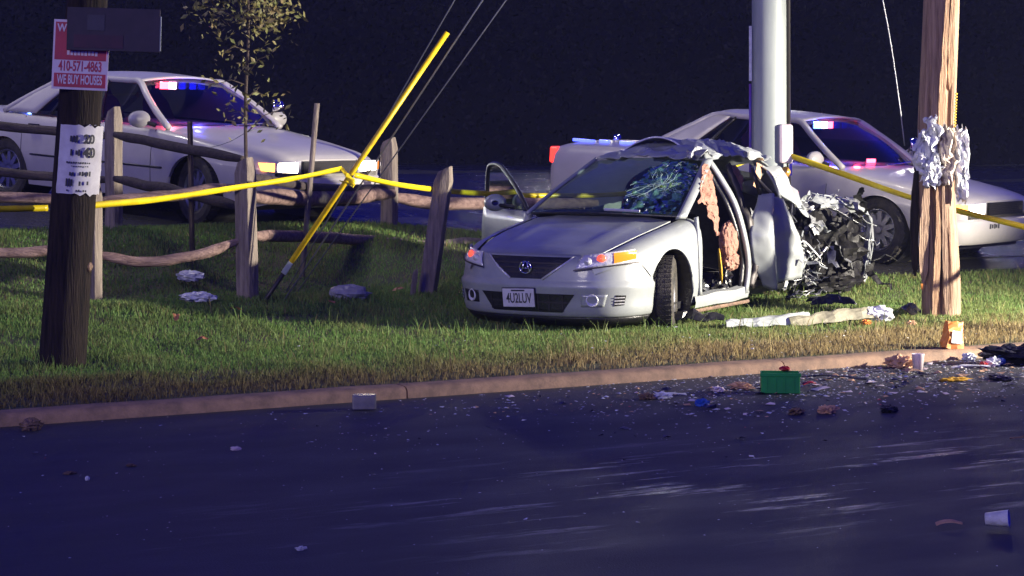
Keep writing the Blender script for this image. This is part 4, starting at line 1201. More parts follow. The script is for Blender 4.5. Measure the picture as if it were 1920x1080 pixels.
    b = MB(); b.box((0, 0, 0), (.322, .004, .168)); pf = b.build('plate_frame', BK, t, bevel=.006); pf.location = pc + Vector((0, .006, 0)); pf.rotation_euler = po.rotation_euler
    # headlights
    for s in (-1, 1):
        b = MB(); b.grid(patch(f, (s * .44, .567), (s * .835, .622), (s * .843, .722), (s * .50, .683), .024, 18, 6)); h = b.build('headlight', M['reflector'], t, True, solid=.006)
        for (x, z, rr, mm) in ((.545, .632, .030, 'reflector'), (.645, .652, .034, 'parklamp')):
            c = f(s * x, z, .03); n_ = (f(s * x, z, .05) - c).normalized(); q = n_.to_track_quat('X', 'Z').to_matrix()
            m_ = MB(); m_.lathe([(-.01, rr * 1.15), (.004, rr * 1.1), (.006, rr * .9), (.016, rr * .6), (.02, 0)], 18)
            m_.v = [tuple(q @ Vector(p) + c) for p in m_.v]; m_.build('lamp', M[mm], h, True)
        b = MB(); b.grid(patch(f, (s * .725, .618), (s * .836, .646), (s * .846, .712), (s * .735, .700), .034, 8, 5)); b.build('turn_signal', M['amber'] if s > 0 else M['blackpl'], h, True)
        b = MB(); b.grid(patch(f, (s * .43, .556), (s * .842, .610), (s * .842, .622), (s * .435, .567), .028, 18, 1)); b.build('headlight_rim', M['darksteel'], h, solid=.004)
    # wheels: near front one turned, muddy
    wheel(t, (.775, 0.0, .315), .315, .205, .21, 7, R(24), 1)
    wheel(t, (-.775, 0.0, .315), .315, .205, .21, 7, R(24), -1)
    wheel(t, (-.775, 2.60, .315), .315, .205, .21, 7, 0, -1)
    for s in (-1, 1):
        b = MB(); b.lathe([(s * .50, .05), (s * .50, .355), (s * .865, .358)], 32, 'x', (0, 0, .325)); b.build('wheel_well', BK, t)
    # body tub
    b = MB(); b.box((0, 1.35, .19), (1.56, 2.5, .06)); b.build('floor_pan', BK, t)
    b = MB(); b.box((0, .48, .55), (1.50, .05, .75)); b.build('firewall', BK, t)
    b = MB(); b.grid(surf([[(-.74, .34, .94), (0, .20, .965), (.74, .34, .94)], [(-.74, .40, .925), (0, .28, .94), (.74, .40, .925)]], 3, 14)); b.build('cowl', BK, t, solid=.01)
    # sill and door frame on the driver's side
    sl = [(.80, .14), (.865, .155), (.878, .20), (.868, .255), (.81, .27)]
    rows_ = [[Vector((x + .012 * nz(y * 3, x * 9, 1), y, z + .012 * nz(y * 3, z * 9, 5) - .03 * ss(1.2, 1.5, y) * 0)) for x, z in sl] for y in np.linspace(.40, 1.46, 22)]
    b = MB(); b.grid(rows_); o = b.build('sill', SI, t, True); autosmooth(o, 40)
    b = MB(); b.tube([(.86, .40, .13), (.865, 1.45, .125)], .016, 6); b.build('sill_seam', M['brownrag'], t)
    # pillars
    def ribbon(pts, wv, name, m, solid=.03, amp=0.0):
        P = cr(pts, 22); rows = []
        for i, p in enumerate(P):
            w_ = Vector(wv[0]).lerp(Vector(wv[1]), i / 21); rows.append([p - w_ / 2, p, p + w_ / 2])
        if amp: rows = crumple(rows, amp, 9, 2)
        b = MB(); b.grid(rows); return b.build(name, m, t, True, solid=solid)
    ribbon([(.775, .34, .93), (.70, .72, 1.13), (.63, 1.02, 1.28), (.575, 1.25, 1.395)], [(.05, .10, .0), (.05, .10, .0)], 'windshield_pillar', SI, .035)
    ribbon([(-.775, .34, .93), (-.70, .72, 1.13), (-.63, 1.02, 1.28), (-.575, 1.25, 1.395)], [(-.05, .10, 0), (-.05, .10, 0)], 'windshield_pillar', SI, .035)
    ribbon([(.865, .50, .26), (.875, .47, .5), (.87, .46, .75), (.835, .50, .93)], [(0, .035, 0), (0, .035, 0)], 'hinge_pillar', SI, .03)
    ribbon([(.865, 1.40, .2), (.872, 1.45, .45), (.865, 1.38, .72), (.80, 1.33, 1.0), (.68, 1.30, 1.22), (.585, 1.25, 1.385)], [(0, .05, 0), (.02, .04, .02)], 'door_pillar', SI, .03)
    ribbon([(.83, 1.38, .25), (.835, 1.42, .5), (.82, 1.34, .75), (.75, 1.29, 1.0), (.64, 1.26, 1.2), (.57, 1.22, 1.36)], [(.02, .06, 0), (.02, .06, 0)], 'pillar_trim', BK, .02)
    ribbon([(.86, 1.56, .25), (.865, 1.62, .5), (.84, 1.56, .8), (.74, 1.54, 1.08), (.62, 1.55, 1.36)], [(.03, .05, 0), (.03, .05, .02)], 'bent_pillar', M['darksteel'], .02, .02)
    # windshield
    W3 = [[(-.74, .35, .945), (0, .22, .965), (.74, .35, .945)], [(-.665, .80, 1.18), (0, .68, 1.21), (.665, .80, 1.18)], [(-.56, 1.25, 1.38), (0, 1.15, 1.415), (.56, 1.25, 1.38)]]
    WS = surf(W3, 21, 41)
    b = MB(); b.grid(WS); wso = b.build('windshield', M['windshield'], t, True)
    # shattered area with crumpled laminated glass and crack lines
    br_ = [[WS[i][j] + Vector((0, -.006, .008)) for j in range(24, 40)] for i in range(0, 20)]
    fine = surf(br_, 40, 34)
    fine = [[p + Vector((.0, -.012, .014)) * nz(p.x * 14, p.y * 14, p.z * 14) * 1.6 for p in r] for r in fine]
    b = MB()
    for i in range(39):
        for j in range(33):
            cx, cy = (j / 33 - .55), (i / 39 - .45)
            if (cx / .55) ** 2 + (cy / .58) ** 2 < 1 + .5 * nz(i * .4, j * .4, 1): b.poly([fine[i][j], fine[i][j + 1], fine[i + 1][j + 1], fine[i + 1][j]])
    b.build('shattered_glass', M['crackglass'], wso)
    def wsp(s, v):
        x = s * 40; y = v * 20; i = min(19, max(0, int(y))); j = min(39, max(0, int(x))); a = y - i; c = x - j
        return (WS[i][j] * (1 - c) + WS[i][j + 1] * c) * (1 - a) + (WS[i + 1][j] * (1 - c) + WS[i + 1][j + 1] * c) * a + Vector((0, -.014, .018))
    b = MB()
    for k in range(26):
        a = rng.uniform(0, 6.28); L = rng.uniform(.06, .34); s, v = .80, .46; P = [wsp(s, v)]
        for q in range(6):
            s += math.cos(a) * L / 6 * .8; v += math.sin(a) * L / 6 * 1.5; a += rng.gauss(0, .35)
            if not (.6 < s < .985 and .03 < v < .97): break
            P.append(wsp(s, v))
        if len(P) > 2: b.tube(P, .0013, 4)
    for k in range(2):
        rr = .03 + .035 * k; P = []
        for q in range(15):
            a = k + q * .4; s = .81 + rr * math.cos(a) * .9; v = .46 + rr * math.sin(a) * 1.7 + rng.gauss(0, .008)
            if not (.62 < s < .98 and .03 < v < .97): continue
            P.append(wsp(s, v))
        if len(P) > 2: b.tube(P, .0012, 4)
    b.build('crack_lines', mat('glass_crack', (.35, .5, .46), .3, coat=.6), wso, kind='stuff')
    b = MB(); b.tube([(-.55, .26, .985), (-.1, .20, 1.0)], .007, 5); b.build('wiper', BK, t)
    b = MB(); b.tube([(.10, .20, .995), (.42, .25, .985)], .012, 5); b.build('wiper', M['reflector'], t)
    b = MB(); b.box((.05, 1.02, 1.27), (.20, .03, .06), Matrix.Rotation(R(-28), 3, 'Y')); b.build('rear_view_mirror', M['whitepl'], t, bevel=.012)
    # roof, peeled and folded
    sheet([[(-.57, 1.22, 1.385), (-.2, 1.15, 1.42), (.2, 1.15, 1.425), (.57, 1.22, 1.395)],
           [(-.55, 1.50, 1.44), (-.2, 1.48, 1.49), (.2, 1.5, 1.48), (.56, 1.5, 1.42)],
           [(-.50, 1.85, 1.44), (-.2, 1.85, 1.53), (.2, 1.9, 1.55), (.52, 1.85, 1.46)],
           [(-.46, 2.3, 1.35), (-.2, 2.3, 1.45), (.2, 2.3, 1.50), (.5, 2.3, 1.44)],
           [(-.5, 2.8, 1.15), (-.2, 2.8, 1.2), (.2, 2.8, 1.3), (.5, 2.7, 1.30)]], 34, 30, 'roof', SI, t, .026, 5, 3.0, .008, True, 18)
    sheet([[(-.42, 1.48, 1.46), (-.41, 1.52, 1.47), (-.40, 1.6, 1.46)], [(-.32, 1.56, 1.535), (-.31, 1.66, 1.535), (-.30, 1.8, 1.50)], [(-.17, 1.64, 1.585), (-.16, 1.78, 1.575), (-.14, 1.95, 1.52)], [(.0, 1.66, 1.555), (.0, 1.80, 1.56), (0, 2.0, 1.52)], [(.14, 1.66, 1.47), (.14, 1.78, 1.50), (.14, 1.9, 1.5)]], 22, 8, 'roof_flap', M['silver'], t, .006, 9, 6.0, .006, True, 25)
    b = MB(); b.tube(cr([(-.43, 1.47, 1.455), (-.32, 1.55, 1.535), (-.17, 1.63, 1.587), (0, 1.65, 1.557), (.15, 1.65, 1.465)], 20), .010, 6); b.build('roof_flap_edge', M['reflector'], t, True)
    # bright crushed roof rail above the doors
    sheet([[(.44, 1.24, 1.50), (.54, 1.22, 1.43), (.60, 1.24, 1.375)], [(.36, 1.52, 1.565), (.52, 1.52, 1.51), (.60, 1.52, 1.42)], [(.34, 1.86, 1.555), (.52, 1.86, 1.51), (.61, 1.86, 1.41)], [(.36, 2.2, 1.51), (.52, 2.2, 1.46), (.60, 2.2, 1.385)], [(.42, 2.55, 1.42), (.53, 2.56, 1.40), (.58, 2.56, 1.365)]], 30, 12, 'roof_rail', SI, t, .028, 7, 8.0, .008)
    sheet([[(.40, 1.16, 1.42), (.46, 1.15, 1.44), (.52, 1.16, 1.43)], [(.44, 1.22, 1.48), (.50, 1.20, 1.50), (.58, 1.2, 1.47)], [(.50, 1.30, 1.45), (.56, 1.28, 1.46), (.62, 1.3, 1.42)]], 8, 8, 'crumpled_corner', TO, t, .03, 12, 3.0)
    # rear quarter and C pillar collapsing backwards
    sheet([[(.58, 2.45, 1.385), (.60, 2.50, 1.30), (.62, 2.5, 1.20)], [(.58, 2.66, 1.28), (.64, 2.70, 1.19), (.68, 2.68, 1.05)], [(.58, 2.92, 1.10), (.68, 2.92, 1.02), (.74, 2.88, .90)], [(.55, 3.12, 1.0), (.68, 3.08, .93), (.78, 3.02, .78)]], 22, 16, 'quarter_panel', SI, t, .05, 3.2, 12.0, .008)
    sheet([[(-.5, 2.75, 1.17), (0, 2.75, 1.25), (.55, 2.7, 1.3)], [(-.55, 3.1, .98), (0, 3.1, 1.02), (.58, 3.0, 1.02)], [(-.6, 3.5, .9), (0, 3.6, .9), (.6, 3.5, .85)]], 20, 20, 'trunk_lid', SI, t, .06, 4, 5.0, .008)
    sheet([[(.66, 3.02, .93), (.76, 2.98, .84), (.80, 2.92, .70)], [(.62, 3.22, .90), (.74, 3.16, .80), (.84, 3.06, .62)], [(.6, 3.45, .93), (.72, 3.35, .85), (.82, 3.25, .72)]], 14, 14, 'torn_panel', TO, t, .05, 7, 2.0)
    sheet([[(.62, 3.35, .95), (.70, 3.3, .93), (.80, 3.25, .86)], [(.62, 3.6, .96), (.74, 3.55, .95), (.86, 3.5, .88)], [(.66, 3.9, .88), (.78, 3.85, .88), (.90, 3.8, .80)]], 12, 12, 'torn_panel', SI, t, .035, 7, 7.0)
    # the torn rear door, folded lengthwise
    sheet([[(.82, 1.78, 1.06), (.93, 1.86, 1.07), (.84, 1.98, 1.05), (.86, 2.04, 1.03), (.90, 2.12, 1.01)],
           [(.84, 1.60, .84), (.98, 1.72, .87), (.84, 1.88, .86), (.87, 1.98, .86), (.97, 2.15, .86)],
           [(.85, 1.53, .66), (1.01, 1.67, .66), (.84, 1.86, .67), (.88, 1.99, .67), (1.02, 2.20, .68)],
           [(.85, 1.60, .44), (1.0, 1.74, .43), (.85, 1.90, .44), (.89, 2.04, .45), (1.04, 2.26, .46)],
           [(.87, 1.76, .235), (.96, 1.84, .20), (.86, 1.96, .22), (.90, 2.10, .25), (1.0, 2.31, .28)]], 26, 30, 'torn_door', SI, t, .008, 6, 4.0, .02, True, 22)
    b = MB(); b.tube(cr([(.83, 1.79, 1.06), (.82, 1.70, 1.22), (.72, 1.86, 1.30), (.66, 2.08, 1.2), (.82, 2.12, 1.02)], 20), .018, 6); b.build('door_frame', M['darksteel'], t, True)
    b = MB(); b.tube(cr([(.80, 2.0, 1.27), (.84, 2.08, 1.15), (.87, 2.14, 1.0)], 8), .014, 6); b.build('door_frame', SI, t, True)
    # ripped-out black rear: liner, arch and bumper core
    for (c, sz, sd) in (((.60, 3.25, .48), (.34, .62, .44), 4.2), ((.78, 3.65, .42), (.26, .48, .40), 9.3), ((.85, 3.45, .14), (.2, .5, .13), 2.2)):
        o = rag('rear_liner', None, None, c, sz, M['liner'], sd, 26, .42, t); autosmooth(o, 40)
    # silver ribs curling round the far end
    for i, (off, m_) in enumerate(((0, SI), (.045, TO), (.09, SI))):
        P = cr([(.62 + off, 3.45, .98 - off * .4), (.80 + off, 3.80 - off, .92 - off * .5), (.90 + off * .5, 4.12 - off, .76), (.93, 4.14 - off, .5), (.93, 3.98 - off, .16)], 24)
        rows_ = [[p + Vector((-.03, .02, .012)), p + Vector((.025, .015, .012 * math.sin(q))), p + Vector((.03, -.025, -.02))] for q, p in enumerate(P)]
        b = MB(); b.grid(crumple(rows_, .012, 9, i)); b.build('bumper_rib', m_, t, solid=.006)
    sheet([[(.88, 4.10, .70), (.90, 4.16, .66), (.80, 4.3, .6)], [(.9, 4.06, .4), (.93, 4.12, .4), (.85, 4.2, .38)], [(.9, 3.92, .12), (.93, 3.97, .1), (.88, 4.05, .1)]], 12, 8, 'bumper_skin', SI, t, .02, 7, 3)
    # shredded metal between the door and the liner
    for i in range(26):
        c = (rng.uniform(.80, .98), rng.uniform(2.2, 2.95), rng.uniform(.10, .80)); 
        strip_scrap(t, c, (rng.uniform(-.2, .6), rng.uniform(-.6, 1), rng.uniform(-.9, .8)), rng.uniform(.12, .34), rng.uniform(.04, .10), i * 1.37, BK if i % 3 == 1 else (TO if i % 3 else SI))
    for i in range(10):
        c = (rng.uniform(.55, .80), rng.uniform(2.9, 3.7), rng.uniform(.80, .96))
        strip_scrap(t, c, (rng.uniform(-.2, .8), rng.uniform(-.6, 1), rng.uniform(-.1, .9)), rng.uniform(.12, .28), rng.uniform(.05, .12), 50 + i * 1.37, TO if i % 2 else SI)
    for i in range(8):
        c = (rng.uniform(.85, 1.05), rng.uniform(2.15, 2.6), rng.uniform(.02, .22))
        strip_scrap(t, c, (rng.uniform(-.2, .8), rng.uniform(-.6, 1), rng.uniform(-.1, .5)), rng.uniform(.12, .28), rng.uniform(.05, .10), 80 + i * 1.37, TO)
    for i in range(22):
        a = rng.uniform(0, 1)
        c = (rng.uniform(.74, 1.02), 2.95 + 1.1 * a, rng.uniform(.12, .95))
        strip_scrap(t, c, (rng.uniform(.0, .7), rng.uniform(-.8, 1), rng.uniform(-.8, .8)), rng.uniform(.16, .42), rng.uniform(.06, .15), 120 + i * 1.37, (M['liner'], TO, M['liner'], SI)[i % 4])
    sheet([[(.55, 2.4, .9), (.6, 2.6, .85), (.66, 2.85, .8)], [(.62, 2.4, .55), (.66, 2.6, .5), (.7, 2.9, .5)], [(.6, 2.4, .15), (.66, 2.6, .12), (.7, 2.9, .12)]], 14, 14, 'inner_panel', TO, t, .06, 6, 11)
    for i in range(4):
        P = cr([(.8, 2.3 + .15 * i, .75 - .1 * i), (.92, 2.42 + .12 * i, .6 - .06 * i), (.9, 2.62 + .1 * i, .58 - .1 * i), (1.0, 2.74 + .08 * i, .42 + .05 * i)], 10)
        b = MB(); b.tube(P, .009, 5); b.build('wiring', BK if i % 2 else M['reflector'], t, True)
    # passenger side (away from the road): sill, rear body wall
    sheet([[(-.87, .62, .2), (-.88, .62, .55), (-.86, .62, .62)], [(-.87, .64, .2), (-.88, .64, .55), (-.86, .66, .62)]], 4, 4, 'hinge_pillar', SI, t)
    sheet([[(-.87, 1.65, .2), (-.885, 1.65, .6), (-.85, 1.65, .93)], [(-.87, 2.2, .2), (-.885, 2.2, .6), (-.85, 2.2, .95)]], 8, 6, 'rear_door', SI, t, .01)
    sheet([[(-.80, 3.05, .3), (-.87, 3.0, .6), (-.82, 2.9, .95)], [(-.78, 3.6, .3), (-.82, 3.5, .6), (-.74, 3.4, .92)]], 12, 8, 'rear_fender', SI, t, .03)
    b = MB(); b.box((-.86, 1.3, .2), (.06, 1.9, .12)); b.build('sill', SI, t, bevel=.01)
    # interior
    b = MB(); b.grid(surf([[(-.72, .42, .93), (0, .32, .95), (.72, .42, .93)], [(-.72, .66, .95), (0, .62, .97), (.72, .66, .95)], [(-.72, .80, .86), (0, .82, .88), (.72, .80, .86)], [(-.72, .76, .58), (0, .80, .58), (.72, .76, .58)]], 12, 16)); b.build('dashboard', M['interior'], t, True)
    for x in (-.37, .34): seat_mesh((x, 1.5, .42)).build('front_seat', M['interior'], t, True)
    seat_mesh((-.05, 2.25, .42), 1.1).build('rear_seat', M['interior'], t, True)
    b = MB(); b.tube([Vector((.36 + .175 * math.cos(a), .92 + .06 * math.sin(a), .86 + .165 * math.sin(a))) for a in np.linspace(0, 2 * math.pi, 25)], .014, 6, cap=False); sw = b.build('steering_wheel', M['interior'], t, True)
    b = MB(); b.box((.36, .92, .86), (.14, .05, .12)); b.build('wheel_hub', M['interior'], sw, bevel=.02)
    # deployed bags and torn trim seen through the doorway
    AB = M['airbag']
    sheet([[(.62, 1.06, 1.36), (.62, 1.14, 1.36), (.61, 1.20, 1.34)], [(.71, .84, 1.20), (.70, 1.0, 1.2), (.68, 1.16, 1.18)], [(.77, .68, 1.055), (.76, .86, 1.02), (.73, 1.12, 1.0)]], 16, 14, 'curtain_airbag', AB, t, .022, 8, 1.0)
    sheet([[(.765, .84, 1.04), (.75, .96, 1.04), (.73, 1.12, 1.04)], [(.765, .92, .92), (.76, 1.0, .9), (.75, 1.10, .92)], [(.77, 1.02, .76), (.77, 1.06, .74), (.76, 1.10, .78)]], 12, 8, 'curtain_airbag', AB, t, .02, 8, 2.0)
    rag('seat_airbag', None, None, (.76, 1.27, .67), (.08, .13, .18), AB, 6.3, 18, .16, t)
    rag('seat_airbag', None, None, (.77, 1.30, .50), (.07, .13, .10), AB, 3.3, 18, .25, t)
    sheet([[(.52, 1.84, 1.34), (.52, 1.96, 1.32)], [(.54, 1.84, 1.22), (.56, 1.98, 1.2)], [(.54, 1.90, 1.10), (.56, 1.96, 1.10)]], 8, 6, 'torn_headliner', AB, t, .02, 9, 3.0)
    sheet([[(.50, 2.42, 1.33), (.50, 2.56, 1.30)], [(.54, 2.30, 1.24), (.52, 2.46, 1.2)], [(.56, 2.20, 1.12), (.56, 2.28, 1.10)]], 8, 6, 'torn_headliner', M['tan'], t, .01, 9, 5.0)
    b = MB(); b.tube(cr([(.77, 1.06, .62), (.775, 1.07, .50), (.78, 1.08, .40), (.78, 1.09, .31)], 8), [.010, .018, .02, .022, .022, .02, .016, .004], 8, squash=.5); b.build('yellow_belt_strap', M['yellowpl'], t, True)
    for i, (c, sz) in enumerate((((.70, .72, .30), (.12, .16, .10)), ((.70, 1.08, .27), (.14, .2, .07)), ((.72, 1.28, .33), (.08, .08, .13)))):
        rag('floor_debris', None, None, c, sz, BK if i != 0 else mat('grey_floor_film', (.09, .10, .11), .3, col2=(.02, .02, .02), nscale=10), 1.1 + i, 12, .45, t)
    # passenger door standing open on the far side
    dx, dy = -.82, .57
    def D(a, z, o_=0): return Vector((-.86 + dx * a - .57 * o_, .55 + dy * a - .82 * o_, z))
    rows_ = [[D(a, z, .03 * math.sin(math.pi * (z - .2) / .8)) for z in np.linspace(.22, .93, 8)] for a in np.linspace(0, 1.05, 12)]
    b = MB(); b.grid(rows_); dr = b.build('passenger_door', SI, t, True, solid=.05)
    b = MB(); b.tube(cr([D(.05, .93), D(.30, 1.12), D(.62, 1.30), D(.80, 1.345), D(.98, 1.31), D(1.03, 1.1), D(1.05, .93)], 30), .022, 8); b.build('window_frame', BK, t, True)
    b = MB(); b.poly([D(.10, .94), D(1.03, .94), D(1.01, 1.10), D(.96, 1.30), D(.80, 1.33), D(.62, 1.28), D(.30, 1.10)]); b.build('door_window', M['windshield'], t)
    b = MB(); b.lathe([(-.055, .03), (-.05, .075), (.0, .10), (.045, .095), (.05, .0)], 20, 'y'); mo = b.build('door_mirror', SI, t, True)
    mo.location = D(.50, 1.0, .14); mo.scale = (1.05, 1, .8); mo.rotation_euler = (0, 0, R(30))
    b = MB(); b.tube([D(.3, .96, .02), D(.45, .98, .12)], .02, 6); b.build('mirror_arm', BK, t)
    return t
wreck()

# ---------------------------------------------------------------- debris on the grass and in the road
def put(o, X, Y, z, rz=0.0):
    o.location = (X, Y, z); o.rotation_euler = (0, 0, rz); return o
zg = lambda X, Y: TZ(X, Y)
# long torn bumper strip on the grass
def long_panel():
    X, Y = 1.95, 17.75
    t = thing('torn_bumper_strip', 'long pale torn bumper strip lying on the grass below the wreck', 'car part', (X, Y, zg(X, Y) + .03), (0, 0, R(24)))
    rows = surf([[(-.22, -.05, .0), (-.2, .0, .045), (-.16, .06, .03)], [(.1, -.09, .0), (.1, .0, .06), (.1, .08, .05)], [(.5, -.08, .01), (.5, .0, .08), (.5, .07, .07)], [(.62, -.05, .02), (.62, .03, .08), (.6, .08, .07)]], 18, 8)
    b = MB(); b.grid(crumple(rows, .012, 8, 2)); b.build('skin', mat('pale_grey_skin', (.55, .58, .55), .4, col2=(.40, .43, .40), nscale=6, coat=.3), t, solid=.006)
    rows = surf([[(.36, -.12, -.01), (.38, -.06, .05), (.4, .03, .04)], [(.8, -.07, .0), (.8, 0, .09), (.8, .05, .07)], [(1.2, -.05, .02), (1.2, .02, .10), (1.2, .06, .08)], [(1.42, .0, .0), (1.42, .03, .03), (1.4, .05, .02)]], 18, 8)
    b = MB(); b.grid(crumple(rows, .012, 8, 5)); b.build('backing', mat('drab_foam_backing', (.26, .24, .17), .7, col2=(.14, .13, .09), nscale=8), t, solid=.006)
long_panel()
tag(put(rag('plastic_bag', None, None, (0, 0, 0), (.17, .12, .08), M['whitepl'], 2.7, 12, .4), 3.12, 18.3, zg(3.12, 18.3) + .07), 'white plastic bag lying at the right end of the torn bumper strip', 'plastic bag')
tag(put(rag('plastic_bag', None, None, (0, 0, 0), (.17, .10, .055), M['whitepl'], 4.9, 12, .4, loc=0), -2.92, 19.35, zg(-2.92, 19.35) + .10, R(-30)), 'upper of two white plastic bags on the grass near the fence', 'plastic bag')
tag(put(rag('plastic_bag', None, None, (0, 0, 0), (.17, .10, .05), M['whitepl'], 7.7, 12, .35), -2.70, 18.35, zg(-2.70, 18.35) + .06, R(-8)), 'lower of two white plastic bags on the grass near the fence', 'plastic bag')
tag(put(rag('plastic_bag', None, None, (0, 0, 0), (.20, .12, .08), mat('grey_film', (.32, .32, .36), .4, col2=(.22, .22, .26), nscale=10), 12.7, 12, .3), -1.44, 18.9, zg(-1.44, 18.9) + .06, R(-10)), 'greyish bag lying in the shadow left of the wreck', 'plastic bag')
for (X, Y, s, lab) in ((1.55, 18.0, .0, 'dark bent trim piece on the grass by the front wheel'), (2.9, 19.4, .4, 'black bumper fragment on the grass below the torn rear'), (3.5, 18.7, 1.2, 'thin dark splinter leaning on the grass beside the pole')):
    b = MB(); b.grid(crumple(surf([[(-.22, -.05, 0), (-.2, .03, .05), (-.2, .08, .02)], [(.0, -.06, .02), (0, .02, .09), (0, .09, .03)], [(.24, -.03, .0), (.24, .02, .04), (.24, .06, 0)]], 10, 8), .02, 8, s))
    o = b.build('trim_fragment', M['blackpl'], None, solid=.006); put(o, X, Y, zg(X, Y) + .05, s); tag(o, lab, 'car part')
# green crate lying on its side, with a red piece on top
def crate():
    X, Y = 1.79, 14.25
    t = thing('green_crate', 'small green plastic crate standing in the road by the kerb', 'crate', (X, Y, .004), (0, 0, R(-4)))
    w, d, h, e = .25, .14, .135, .008
    for nm, c, s in (('base', (0, 0, e / 2), (w, d, e)), ('side', (0, -d / 2, h / 2), (w, e, h)), ('side', (0, d / 2, h / 2), (w, e, h)), ('end', (-w / 2, 0, h / 2), (e, d, h)), ('end', (w / 2, 0, h / 2), (e, d, h))):
        b = MB(); b.box(c, s); b.build(nm, M['greenbox'], t, bevel=.003)
    b = MB(); b.box((0, -d / 2 - .006, h - .012), (w + .02, .012, .024)); b.build('rim', M['greenbox'], t, bevel=.003)
    for i in range(4):
        b = MB(); b.box((-.09 + .06 * i, -d / 2 - .004, h * .45), (.008, .01, h * .75)); b.build('rib', M['greenbox'], t)
    o = tag(rag('red_scrap', None, None, (1.83, 14.30, .155), (.045, .03, .018), M['redpl'], 3, 8, .25), 'red plastic piece sticking out of the green crate', 'plastic piece')
crate()
def cup(X, Y, lab, m, rx=R(82), rz=.3, s=1.0, z=.045):
    b = MB(); b.lathe([(0, 0), (0, .030), (.11, .042), (.114, .044), (.112, .040), (.004, .028)], 18, 'z'); o = b.build('cup', m, None, True); o.scale = (s, s, s)
    o.location = (X, Y, z); o.rotation_euler = (rx, 0, rz); return tag(o, lab, 'cup')
cup(2.10, 9.46, 'pale cup lying on its side in the near road at right', M['whitepl'], R(85), R(70), .9)
cup(2.95, 15.5, 'pale bottle standing by the tan paper at the kerb', M['pinkwhite'], 0, 0, 1.1, .0)
b = MB(); b.box((0, 0, .045), (.15, .11, .09)); o = b.build('clear_container', mat('cloudy_plastic', (.42, .42, .42), .25, col2=(.3, .3, .3), nscale=9, trans=.5), None, bevel=.01); put(o, -.93, 13.42, .004, R(5)); tag(o, 'cloudy square plastic container against the left kerb', 'container')
lumps = [
 ('rock', 'rounded stone in the gutter at the far left', 'stone', -2.82, 12.52, (.07, .06, .05), 'brownrag', 1.0, .25),
 ('crumpled_paper', 'large tan crumpled paper heap at the right kerb', 'paper', 2.86, 15.72, (.13, .09, .10), 'tan', 2.0, .35),
 ('crumpled_paper', 'white crumpled paper beside the orange carton', 'paper', 3.47, 16.2, (.06, .05, .06), 'whitepl', 4.0, .35),
 ('cloth_bundle', 'black and white clothing bundle at the far right kerb', 'clothing', 3.78, 15.95, (.30, .17, .17), 'blackpl', 5.0, .45),
 ('plastic_wrap', 'pale wrapper on top of the black bundle', 'wrapper', 3.55, 15.78, (.08, .06, .07), 'whitepl', 6.0, .5),
 ('blue_bottle', 'blue bottle sticking out of the black bundle', 'bottle', 3.63, 15.88, (.045, .04, .05), 'bluepl', 7.0, .2),
 ('red_wrapper', 'red printed wrapper in front of the black bundle', 'wrapper', 3.47, 15.70, (.04, .03, .035), 'redpl', 8.0, .3),
 ('yellow_cloth', 'flat yellow cloth lying on the road at right', 'cloth', 3.09, 14.9, (.13, .06, .02), 'yellowpl', 9.0, .3),
 ('rubber_mat', 'flat dark rubber piece right of the yellow cloth', 'rubber piece', 3.42, 14.95, (.14, .06, .025), 'blackpl', 10.0, .3),
 ('blue_scrap', 'small blue plastic piece on the road left of the crate', 'plastic piece', 1.21, 13.58, (.055, .045, .035), 'bluepl', 11.0, .3),
 ('clear_wrap', 'bluish clear wrapper on the road left of the blue piece', 'wrapper', .98, 13.95, (.07, .05, .045), 'whitepl', 12.0, .5),
 ('clear_wrap', 'grey wrapper lying between the clear wrapper and the crate', 'wrapper', .88, 13.9, (.06, .05, .045), 'brownrag', 13.0, .5),
 ('crumpled_paper', 'tan paper lump left of the green crate', 'paper', 1.55, 14.45, (.085, .06, .05), 'tan', 14.0, .45),
 ('crumpled_paper', 'pinkish paper lump nearer the kerb left of the crate', 'paper', 1.38, 14.3, (.06, .05, .04), 'pinkwhite', 15.0, .45),
 ('rag', 'brown rag on the road in front of the crate', 'rag', 1.76, 13.2, (.07, .05, .04), 'brownrag', 16.0, .45),
 ('rag', 'lighter brown rag right of the other rag before the crate', 'rag', 1.96, 13.25, (.08, .05, .055), 'tan', 17.0, .45),
 ('dark_fragment', 'dark lump on the road right of the rags', 'fragment', 2.35, 13.3, (.07, .06, .045), 'blackpl', 18.0, .4),
 ('orange_scrap', 'orange scrap on the grass in front of the bag at the wreck', 'scrap', 2.98, 17.95, (.08, .05, .04), 'orangepl', 19.0, .4),
 ('cream_scrap', 'cream scrap on the grass at the foot of the splintered pole', 'scrap', 3.35, 17.9, (.05, .04, .04), 'tan', 20.0, .4),
 ('white_scrap', 'curled white scrap lying alone in the near road at left', 'scrap', -.89, 9.0, (.028, .02, .016), 'whitepl', 21.0, .5),
 ('white_scrap', 'bright white scrap on the road at the far left', 'scrap', -2.14, 10.75, (.014, .012, .016), 'whitepl', 22.0, .3),
 ('grey_scrap', 'grey torn scrap beside the bright scrap at far left', 'scrap', -2.27, 10.95, (.04, .03, .015), 'brownrag', 23.0, .5),
 ('pink_scrap', 'pinkish scrap on the road left of centre', 'scrap', -1.52, 11.75, (.035, .03, .02), 'pinkwhite', 24.0, .5),
 ('brown_scrap', 'brown leaf-like scrap on the road under the left lawn', 'scrap', -2.0, 11.2, (.035, .03, .014), 'brownrag', 25.0, .5)]
